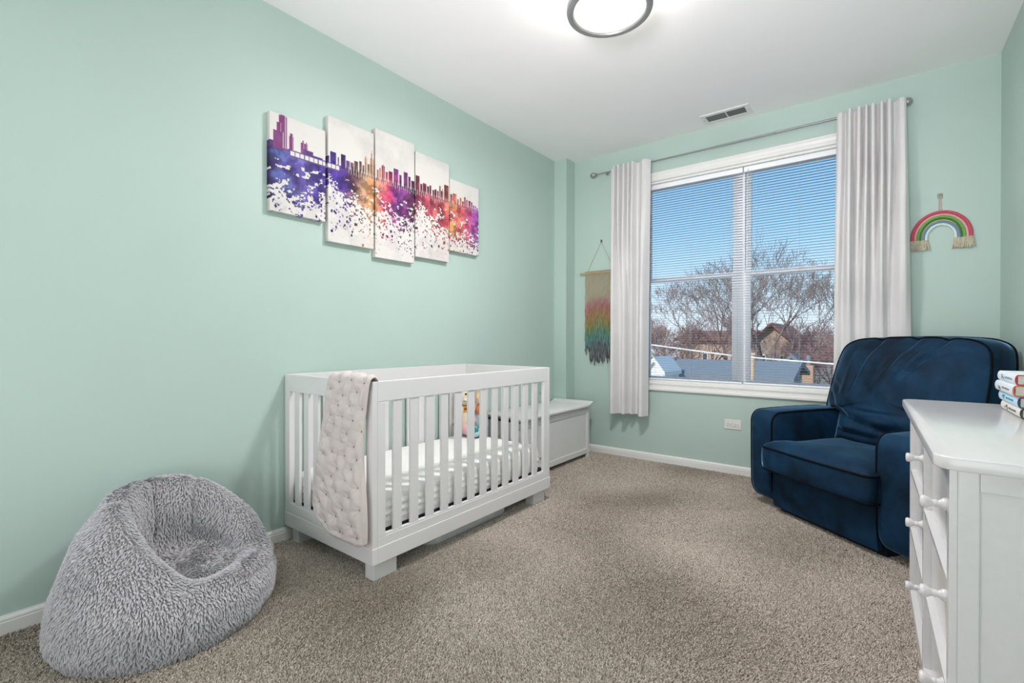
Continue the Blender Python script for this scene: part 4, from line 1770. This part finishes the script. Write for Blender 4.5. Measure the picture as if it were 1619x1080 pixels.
a, p = back()
bo = obj('back_cushion', a, M_velvet, ch, True, local=True, angle=80)
obj('piping', p, M_pipe, bo, True, local=True)
bm = bmesh.new()
shp = []
for k in range(25):
    a = PI * k / 24
    shp.append((.12 + (.285 if math.cos(a) > 0 else .30) * math.copysign(abs(math.cos(a)) ** .35, math.cos(a)), .66 + .30 * math.sin(a) ** .5))
shp = shp + [(-.17, .3), (.38, .3)]
vs = []
for x, z in shp:
    pass
prism(bm, shp, 'y', .648, .70)
for v in bm.verts:
    v.co.y += (v.co.z - .95) * .14
bmesh.ops.recalc_face_normals(bm, faces=bm.faces[:])
obj('back_shell', bm, M_velvet, ch, True, local=True, angle=40)

# ------------------------------------------------------------------ dresser
DZ = .81
dr = thing('dresser', 'white six-drawer dresser with long turned knobs beside the right wall', 'dresser', (.1205, 1.345, 0), .0128)
LN, DP = 1.165, .43
# top board with rounded front corners
r = .045
pts = []
x0, x1, y0, y1 = -.026, DP + .01, -.025, LN + .025
for k in range(9):
    a = PI + k / 8 * PI / 2
    pts.append((x0 + r + r * math.cos(a), y0 + r + r * math.sin(a)))
pts += [(x1, y0), (x1, y1)]
for k in range(9):
    a = PI / 2 + k / 8 * PI / 2
    pts.append((x0 + r + r * math.cos(a), y1 - r + r * math.sin(a)))
bm = bmesh.new()
prism(bm, pts, 'z', DZ - .028, DZ, .004, 3)
obj('top_board', bm, M_dress, dr, True, local=True, angle=35)
# carcass: end panels, stiles
for ya, yb_ in ((0, .022), (LN - .022, LN)):
    bm = bmesh.new()
    box(bm, .012, .046, ya, yb_, .0, DZ - .028, .003)
    box(bm, DP - .036, DP, ya, yb_, .0, DZ - .028, .003)
    box(bm, .046, DP - .036, ya, yb_, DZ - .070, DZ - .028, .002)
    box(bm, .046, DP - .036, ya, yb_, .03, .10, .002)
    obj('end_frame', bm, M_dress, dr, local=True)
    obj('end_panel', bbox(.046, DP - .036, ya + .007, yb_ - .006, .10, DZ - .070), M_dress, dr, local=True)
RAILS = ((.0, .052), (.2885, .3015), (.5225, .5355), (.750, DZ - .028))
bm = bmesh.new()
for ya, yb_ in ((.0225, .034), (LN / 2 - .015, LN / 2 + .015), (LN - .034, LN - .0225)):
    box(bm, -.001, .022, ya, yb_, .0, DZ - .0285, .0018)
for za, zb in RAILS:
    for ya, yb_ in ((.034, LN / 2 - .015), (LN / 2 + .015, LN - .034)):
        box(bm, -.0005, .022, ya, yb_, za, min(zb, DZ - .0285), .0018)
box(bm, .03, DP, .0225, LN - .0225, .03, .04)
box(bm, DP - .01, DP, .0225, LN - .0225, .04, DZ - .03)
obj('face_frame', bm, M_dress, dr, local=True)
for ya, yb_ in ((0, .0225), (LN - .0225, LN)):
    obj('corner_stile', bbox(-.001, .0125, ya, yb_, .0, DZ - .0285, .002), M_dress, dr, local=True)

KN = [(0, .0), (.0150, .0), (.0152, .005), (.011, .010), (.0078, .015), (.009, .019), (.009, .022), (.0078, .024), (.0092, .029), (.0140, .036), (.0156, .042), (.0152, .047), (.012, .050), (0, .051)]
mk = bmesh.new()
lathe(mk, KN, 24, Matrix.Rotation(-PI / 2, 4, 'Y'))
knob_me = mesh_of('knob', mk, M_dress, True, 50)
for k in range(3):
    za, zb = RAILS[k][1] + .0015, RAILS[k + 1][0] - .0015
    for ya, yb_, ky in ((.0355, LN / 2 - .0165, .239), (LN / 2 + .0165, LN - .0355, .80)):
        d = obj('drawer', bbox(.018, .034, ya, yb_, za, zb, .0015), M_dress, dr, local=True)
        link_mesh('knob', knob_me, d, loc=(.0182, ky, (.198, .418, .644)[k]), local=True)

# ------------------------------------------------------------------ books
BK = [(.811, .842, '#e9e4dc', '#2a2c2e', 'book with white cover and black edge, lowest of the four on the dresser', .0, .19, '#6a6560'),
      (.8425, .876, '#c4dcf0', '#23355a', 'light blue book with teal motif, second from the bottom of the stack', -.004, .185, '#2a8f9a'),
      (.8765, .911, '#dfe8ee', '#d0622c', 'pale book with orange edge, second from the top of the stack', -.014, .18, '#8a6f68'),
      (.9115, .944, '#e3ebef', '#b3272d', 'pale book with red edge, topmost of the stack on the dresser', -.008, .18, '#8296a8')]
for i, (za, zb, c, c2, lab, off, wd, mark) in enumerate(BK):
    b = thing('book', lab, 'book', (.345 + wd / 2, 2.235, za), group='books stacked on the dresser')
    x0, x1, y0, y1 = .345 + off, .345 + off + wd, 2.09 + (.006 * i), 2.382 + .004 * ((i * 3) % 4 - 1.5)
    mc = mat('printed_book_jacket', c, .4, var=.10, vscale=22, detail=4)
    t = .0032
    # case: rounded spine and two boards, one shell
    o_ = []
    for k in range(11):
        a = PI / 2 + PI * k / 10
        o_.append((x0 + .007 + .008 * math.cos(a) * 1.0, (za + zb) / 2 + (zb - za) / 2 * math.sin(a)))
    inn = []
    for k in range(11):
        a = 1.5 * PI - PI * k / 10
        inn.append((x0 + .0085 + .006 * math.cos(a), (za + zb) / 2 + ((zb - za) / 2 - t) * math.sin(a)))
    pts = [(x1, zb)] + o_ + [(x1, za), (x1, za + t)] + inn + [(x1, zb - t)]
    bm = bmesh.new()
    prism(bm, pts, 'y', y0, y1)
    obj('cover', bm, mc, b, True, angle=30)
    obj('page_block', bbox(x0 + .006, x1 - .005, y0 + .005, y1 - .005, za + t, zb - t), mat('book_pages', '#d8d2c6', .9, var=.12, vscale=90, stretch=(1, 1, 40)), b)
    # coloured cloth edge of the case at the near end
    bm = bmesh.new()
    p2 = [(x + (-.0006 if x < x0 + .01 else 0), z) for x, z in pts]
    prism(bm, p2, 'y', y0 - .0025, y0 + .0015)
    obj('case_edge', bm, mat('book_cloth_edge', c2, .6, var=.1), b, True, angle=30)
    # printed emblem and a blurred line of small marks on the spine
    bm = bmesh.new()
    rr = random.Random(i + 5)
    zc = (za + zb) / 2
    for q in range(6):
        yy = y1 - .07 - rr.uniform(0, .035)
        zz = zc + rr.uniform(-.007, .006)
        box(bm, x0 - .0016, x0 - .0006, yy - .005, yy + .004, zz - .0035, zz + .003, .0008, 1)
    for q in range(13):
        yy = y1 - .125 - q * .0085
        box(bm, x0 - .0015, x0 - .0007, yy - .0026, yy + .0026, zc - .0025 + rr.uniform(-.001, 0), zc + .002 + rr.uniform(0, .002), .0004, 1)
    obj('spine_print', bm, mat('spine_ink', mark, .6, var=.2), b)

# ------------------------------------------------------------------ rainbow wall hanging
rb = thing('rainbow_hanging', 'corded rainbow wall hanging with cream tassels right of the window', 'wall hanging', (.304, YB, 1.77))
RC = Vector((.309, 0, 1.695))


def arch(w, hgt, drop):
    pts = []
    pts.append((RC.x - w * 1.0, RC.z - drop))
    for k in range(33):
        a = PI - k / 32 * PI
        pts.append((RC.x + w * math.cos(a), RC.z + hgt * math.sin(a)))
    pts.append((RC.x + w * 1.0, RC.z - drop))
    return pts


BANDS = [('red_cord', '#d0586a', .1375, .1555, .0095), ('pink_cord', '#e8aeb0', .1215, .1395, .0075), ('green_cord', '#79ad5e', .1085, .1265, .0085), ('dark_green_cord', '#4d7f33', .0975, .114, .005),
         ('yellow_cord', '#dfe08a', .0915, .107, .0035), ('blue_grey_cord', '#7898aa', .0835, .0955, .0085), ('white_cord', '#e6eef0', .0685, .0795, .0078)]
for nm, c, w, hg, rad in BANDS:
    bm = bmesh.new()
    tube(bm, [(x, YB - rad - .001, z) for x, z in catmull(arch(w, hg, .012), 2)], rad, 10)
    obj('cord_band', bm, mat(nm, c, .9, var=.1, vscale=120, bump=.4, bscale=260, stretch=(1, 1, 1)), rb, True)
M_rope = mat('cream_cotton_rope', '#d3ccb4', .95, var=.2, vscale=90, bump=.5, bscale=300)
for sg in (-1, 1):
    for q, (nm, c, w, hg, rad) in enumerate(BANDS):
        if rad < .0045:
            continue
        bm = bmesh.new()
        x = RC.x + sg * w
        rr = random.Random(q * 3 + sg)
        lathe(bm, [(rad * .9, .0), (rad * 1.05, -.006), (rad * 1.0, -.012)], 10, Matrix.Translation((x, YB - rad - .001, RC.z - .008)))
        for s in range(10):
            a = s / 10 * 2 * PI
            bx = x + rad * .7 * math.cos(a)
            by = YB - rad - .001 + rad * .7 * math.sin(a)
            tip = (bx + .007 * math.cos(a) + sg * .004 * (w - .1) / .03 + rr.uniform(-.003, .003), min(YB - .003, by + .004 * math.sin(a)), RC.z - .075 + rr.uniform(-.006, .006))
            tube(bm, [(bx, by, RC.z - .012), ((bx + tip[0]) / 2 + rr.uniform(-.002, .002), (by + tip[1]) / 2, RC.z - .045), tip], [.0032, .0034, .0026], 6)
        obj('tassel', bm, M_rope, rb, True)
bm = bmesh.new()
tube(bm, [(.299, YB - .006, 1.85), (.3, YB - .005, 1.948), (.304, YB - .005, 1.953), (.308, YB - .005, 1.948), (.311, YB - .006, 1.85)], .0022, 6)
obj('hanging_loop', bm, mat('pink_beige_cord', '#cdb0a6', .9, var=.1), rb, True)
bm = bmesh.new()
box(bm, .293, .317, YB - .003, YB, 1.938, 1.968, .002)
tube(bm, [(.305, YB - .003, 1.955), (.305, YB - .012, 1.953), (.305, YB - .012, 1.958)], .003, 8)
obj('hook_plate', bm, mat('worn_metal_hook', '#8d9b8e', .35, var=.2, metal=.8), rb)

# ------------------------------------------------------------------ yarn wall hanging
YH = YB - .018
mh = thing('yarn_hanging', 'dip-dyed rainbow yarn wall hanging on a wooden dowel left of the curtain', 'wall hanging', (-2.03, YB, 1.67))
bm = bmesh.new()
tube(bm, [(-2.243, YH, 1.671), (-1.815, YH, 1.675)], .0095, 12)
obj('dowel', bm, mat('pale_wood_dowel', '#b9a87f', .6, var=.2, vscale=20, stretch=(1, 20, 20)), mh, True)
bm = bmesh.new()
tube(bm, [(-2.168, YH - .004, 1.684), (-2.031, YB - .007, 1.957), (-1.89, YH - .004, 1.686)], .0027, 6)
obj('hanging_cord', bm, mat('cream_hanging_cord', '#cdc39f', .9, var=.1), mh, True)
bm = bmesh.new()
box(bm, -2.041, -2.021, YB - .003, YB, 1.95, 1.978, .002)
tube(bm, [(-2.031, YB - .002, 1.962), (-2.031, YB - .012, 1.958), (-2.031, YB - .012, 1.966)], .003, 8)
obj('hook', bm, mat('small_metal_hook', '#777b74', .4, metal=.8, var=.2), mh)
M_yarn = vcol_mat('dip_dyed_yarn', .95, .5, 500)
DYE = [(0, '#b3a488'), (.30, '#b3a488'), (.355, '#b57678'), (.44, '#ab5d58'), (.53, '#a5713a'), (.62, '#96792a'), (.70, '#758038'), (.77, '#4c7c64'), (.86, '#427878'), (.93, '#4a565e'), (1.0, '#4c4650'), (1.4, '#57505a')]
NS = 27
for i in range(NS):
    x = -2.184 + (2.184 - 1.87) * i / (NS - 1)
    q = abs((x + 2.027) / .157)
    zb_ = .86 + random.uniform(-.035, .03) + (.09 if i < 4 else 0) - .02 * math.sin(i * 1.7)
    ztop_ = 1.678
    sh = .10 * q
    bm = bmesh.new()
    pts = []
    nz = 40
    for k in range(nz + 1):
        z = ztop_ + (zb_ - ztop_) * k / nz
        wob = .0018 * math.sin(k * .9 + i)
        y = YH - .006 - (.006 if k == 0 else 0) + .001 * math.sin(i * 5 + k * .3)
        pts.append((x + wob + .003 * noise.noise(Vector((i, k * .15, 0))), y, z))
    rads = [.0040 + .0006 * math.sin(k * 2.1 + i) for k in range(nz + 1)]
    rads[0] = .005
    rads[-1] = .0028
    rads[-2] = .0055
    # wrap round the dowel
    pts = [(x, YH + .004, 1.688), (x, YH - .008, 1.687), (x, YH - .0125, 1.68)] + pts[1:]
    rads = [.0045, .0045, .005] + rads[1:]
    tube(bm, pts, rads, 6)
    me = mesh_of('yarn_strand', bm, M_yarn, True)
    at = me.color_attributes.new('paint', 'FLOAT_COLOR', 'POINT')
    xs_ = [d[0] for d in DYE]
    cs_ = np.array([lin(d[1]) for d in DYE])
    for v in me.vertices:
        f = (1.68 - v.co.z + .0 - sh * .6 + .002 * math.sin(i * 3.1)) / .70
        at.data[v.index].color = (*[float(np.interp(f, xs_, cs_[:, c])) for c in range(3)], 1)
    link_mesh('yarn_strand', me, mh)

# ------------------------------------------------------------------ outside
GZ = -3.3
M_grass = mat('winter_lawn', '#8a836c', .95, var=.25, vscale=.6, bump=.3, bscale=4)
M_bark = mat('grey_brown_bark', '#8f7a70', .9, var=.25, vscale=9, bump=.3, bscale=30)
M_twigb = mat('brown_bark', '#977a70', .9, var=.25, vscale=9, bump=.3, bscale=30)
M_twig = mat('reddish_twigs', '#a5827a', .9, var=.2, vscale=3)
M_shing = mat('blue_grey_shingles', '#82898e', .9, var=.18, vscale=14, bump=.3, bscale=30, stretch=(.3, 3, 3))
M_redroof = mat('dark_red_roof', '#9c6a60', .9, var=.2, vscale=10)
M_tan = mat('tan_siding', '#c9ae9a', .9, var=.1, vscale=4)
M_brick = mat('tan_brick', '#c9a184', .9, var=.2, vscale=16)
M_whites = mat('white_siding', '#e8e4de', .8, var=.06, vscale=6)
M_gsid = mat('grey_siding', '#7f878c', .85, var=.1, vscale=6)
M_wpane = mat('dark_house_pane', '#4b5660', .2, var=.2)
structure('trim_1', bbox(-60, 40, 9, 120, GZ - .2, GZ), M_grass)
bpy.data.objects['trim_1'].name = 'ground'


def at(px, py, Y):
    d = F_ + (px - 809.5) / FPX * R2 - (py - 540) / FPX * U2
    k = Y / d.y
    return Vector((0, 0, EYE)) + d * k


def house(name, label, x0, x1, y0, y1, ez, rz_, mwall, mroof, wins=(), ridge='x', chim=None, e=.3):
    h = thing(name, label, 'house' if name == 'house' else name, ((x0 + x1) / 2, (y0 + y1) / 2, GZ))
    obj('walls', bbox(x0, x1, y0, y1, GZ, ez), mwall, h)
    bm = bmesh.new()
    if ridge == 'x':
        prism(bm, [(y0 - e, ez - .05), ((y0 + y1) / 2, rz_), (y1 + e, ez - .05), (y1 + e, ez - .2), ((y0 + y1) / 2, rz_ - .17), (y0 - e, ez - .2)], 'x', x0 - e, x1 + e)
        g = bmesh.new()
        prism(g, [(y0, ez), ((y0 + y1) / 2, rz_ - .12), (y1, ez)], 'x', x0 + .02, x1 - .02)
    else:
        prism(bm, [(x0 - e, ez - .05), ((x0 + x1) / 2, rz_), (x1 + e, ez - .05), (x1 + e, ez - .2), ((x0 + x1) / 2, rz_ - .17), (x0 - e, ez - .2)], 'y', y0 - e, y1 + e)
        g = bmesh.new()
        prism(g, [(x0, ez), ((x0 + x1) / 2, rz_ - .12), (x1, ez)], 'y', y0 + .02, y1 - .02)
    obj('roof', bm, mroof, h)
    obj('gable', g, mwall, h)
    for a, b, c, d in wins:
        f = bmesh.new()
        box(f, a, b, y0 - .06, y0 + .02, c, d)
        f_ = obj('window', f, M_whites, h)
        obj('pane', bbox(a + .08, b - .08, y0 - .075, y0 - .05, c + .08, d - .08), M_wpane, f_)
    if chim:
        cx, cy, cz = chim
        obj('chimney', bbox(cx - .35, cx + .35, cy - .35, cy + .35, ez - .5, cz, .03), M_brick, h)
    return h


# grey roofed garage across the yard
a, b = at(1072, 572, 19), at(1248, 574, 19)
house('garage', 'long low garage with blue-grey roof seen through the window slats', a.x, b.x, 18, 22, -.15, .27, M_gsid, M_shing,
      wins=((at(1212, 590, 18).x, at(1226, 590, 18).x, -.98, -.62), (at(1086, 590, 18).x, at(1098, 590, 18).x, -.98, -.62)))
a, b = at(1020, 600, 16), at(1049, 600, 16)
house('house', 'small white gabled house at the left edge of the window view', a.x, b.x, 16, 17.6, .0, .47, M_whites, M_whites, wins=((at(1030, 590, 16).x, at(1039, 590, 16).x, -.75, -.35),), ridge='y', e=.07)
a, b = at(1186, 560, 32), at(1256, 560, 32)
house('house', 'tan house with a dark red gabled roof behind the bare tree', a.x, b.x, 32, 40, .75, 2.1, M_tan, M_redroof, wins=((at(1203, 556, 32).x, at(1212, 556, 32).x, -.6, .2), (at(1232, 556, 32).x, at(1240, 556, 32).x, -.6, .2)), ridge='y')
a, b = at(1075, 540, 34), at(1176, 540, 34)
house('house', 'tan house with a long red-brown roof behind the left bare tree', a.x, b.x, 34, 41, 1.2, 1.75, M_tan, M_redroof, wins=((at(1110, 552, 34).x, at(1120, 552, 34).x, -.5, .2),))
a, b = at(1244, 570, 24), at(1262, 570, 24)
house('shed', 'narrow white shed with a small roof beside the grey garage', a.x, b.x, 24, 26, .0, .45, M_whites, M_shing, ridge='y')
a, b = at(1268, 600, 23), at(1286, 600, 23)
c_ = thing('brick_chimney', 'tan brick chimney with a metal flue standing right of the garage', 'chimney', ((a.x + b.x) / 2, 23.2, GZ))
obj('stack', bbox(a.x, b.x, 23, 23.6, GZ, .0, .03), M_brick, c_)
bm = bmesh.new()
tube(bm, [((a.x + b.x) / 2, 23.3, -.05), ((a.x + b.x) / 2, 23.3, .42)], .10, 10)
obj('flue', bm, M_nickel, c_)
a = at(1189, 600, 16)
bm = bmesh.new()
tube(bm, [(a.x, 16, GZ), (a.x, 16, .62)], .09, 10)
box(bm, a.x - .1, a.x + .1, 15.9, 16.1, .6, .66)
tag(obj('wood_post', bm, mat('pale_wood_post', '#d6b89e', .9, var=.15), None), 'pale wooden post standing right of the window mullion', 'post')


def tree(label, base, spread, height, seed, first, nlev=6, r0=.16, m1=M_bark, dens=1.0, name='bare_tree'):
    rnd = random.Random(seed)
    t = thing(name, label, 'tree', tuple(base))
    tr, br = bmesh.new(), bmesh.new()

    def grow(p, d, L, r, lev):
        n = 4
        pts, rads = [p.copy()], [r]
        q, dd = p.copy(), d.copy()
        for k in range(n):
            dd = (dd + Vector((rnd.uniform(-.16, .16), rnd.uniform(-.16, .16), rnd.uniform(-.02, .12)))).normalized()
            q = q + dd * (L / n)
            pts.append(q.copy())
            rads.append(max(.0065, r * (1 - .40 * (k + 1) / n)))
        tube(tr if lev < 1 else br, pts, rads, 5 if lev < 3 else 3, caps=False)
        if lev >= nlev:
            return
        nb = 2 if lev > 0 else first
        if lev >= 2 and rnd.random() < .62 * dens:
            nb += 1
        for k in range(nb):
            az = rnd.uniform(0, 2 * PI) if lev else 2 * PI * (k + rnd.uniform(-.2, .2)) / first
            tilt = rnd.uniform(.35, .75) * spread
            a = Vector((0, 0, 1)) if abs(dd.z) < .95 else Vector((1, 0, 0))
            s1 = dd.cross(a).normalized()
            s2 = dd.cross(s1)
            nd = (dd * math.cos(tilt) + (s1 * math.cos(az) + s2 * math.sin(az)) * math.sin(tilt))
            nd.z += .12
            nd.normalize()
            i = len(pts) - 1 if k < 2 else rnd.randint(2, len(pts) - 2)
            grow(pts[i], nd, L * rnd.uniform(.66, .84), rads[i] * .80, lev + 1)
    grow(Vector(base), Vector((0, 0, 1)), height, r0, 0)
    obj('trunk', tr, m1, t, True)
    obj('branches', br, m1 if name == 'bare_tree' else M_twig, t)
    return t


for k, (px, Y, sp_, L0, sd, fst, lv, r0, lab) in enumerate((
        (1212, 25, 1.0, 2.5, 5, 5, 8, .22, 'large bare branching tree in the right half of the window view'),
        (1098, 26, 1.15, 2.15, 21, 6, 8, .2, 'bare spreading tree in the left half of the window view'),
        (1150, 29, .95, 2.6, 33, 5, 7, .18, 'slim bare tree behind the window mullion'))):
    p = at(px, 590, Y)
    tree(lab, (p.x, Y, GZ), sp_, L0, sd, fst, lv, r0, M_bark if k != 1 else M_twigb)
for k, (px, Y, sd, hh_) in enumerate(((1046, 30, 8, 1.75), (1285, 29, 9, 1.6), (1318, 31, 10, 1.75), (1345, 25, 12, 1.5))):
    p = at(px, 590, Y)
    tree(('reddish leafless shrub at the far left of the window view', 'reddish leafless shrub behind the brick chimney', 'reddish leafless shrub left of the right curtain edge', 'reddish leafless shrub behind the right curtain')[k],
         (p.x, Y, GZ), 1.25, hh_, sd, 6, 7, .09, M_twig, 1.6, 'bare_shrub')
a, b, c, d = at(990, 540, 14), at(1155, 562, 14), at(1185, 565, 14), at(1360, 579, 14)
bm = bmesh.new()
tube(bm, catmull([tuple(a), tuple(b), tuple(c), tuple(d)], 6), .022, 6)
e1, e2 = Vector(a), Vector(d)
for q in (e1, e2):
    tube(bm, [(q.x, q.y + .05, GZ), (q.x, q.y + .05, q.z + .3)], .08, 8)
tag(obj('overhead_wire', bm, mat('white_cable', '#e9eaec', .5, var=.05), None), 'white overhead cable crossing in front of the houses outside', 'cable')
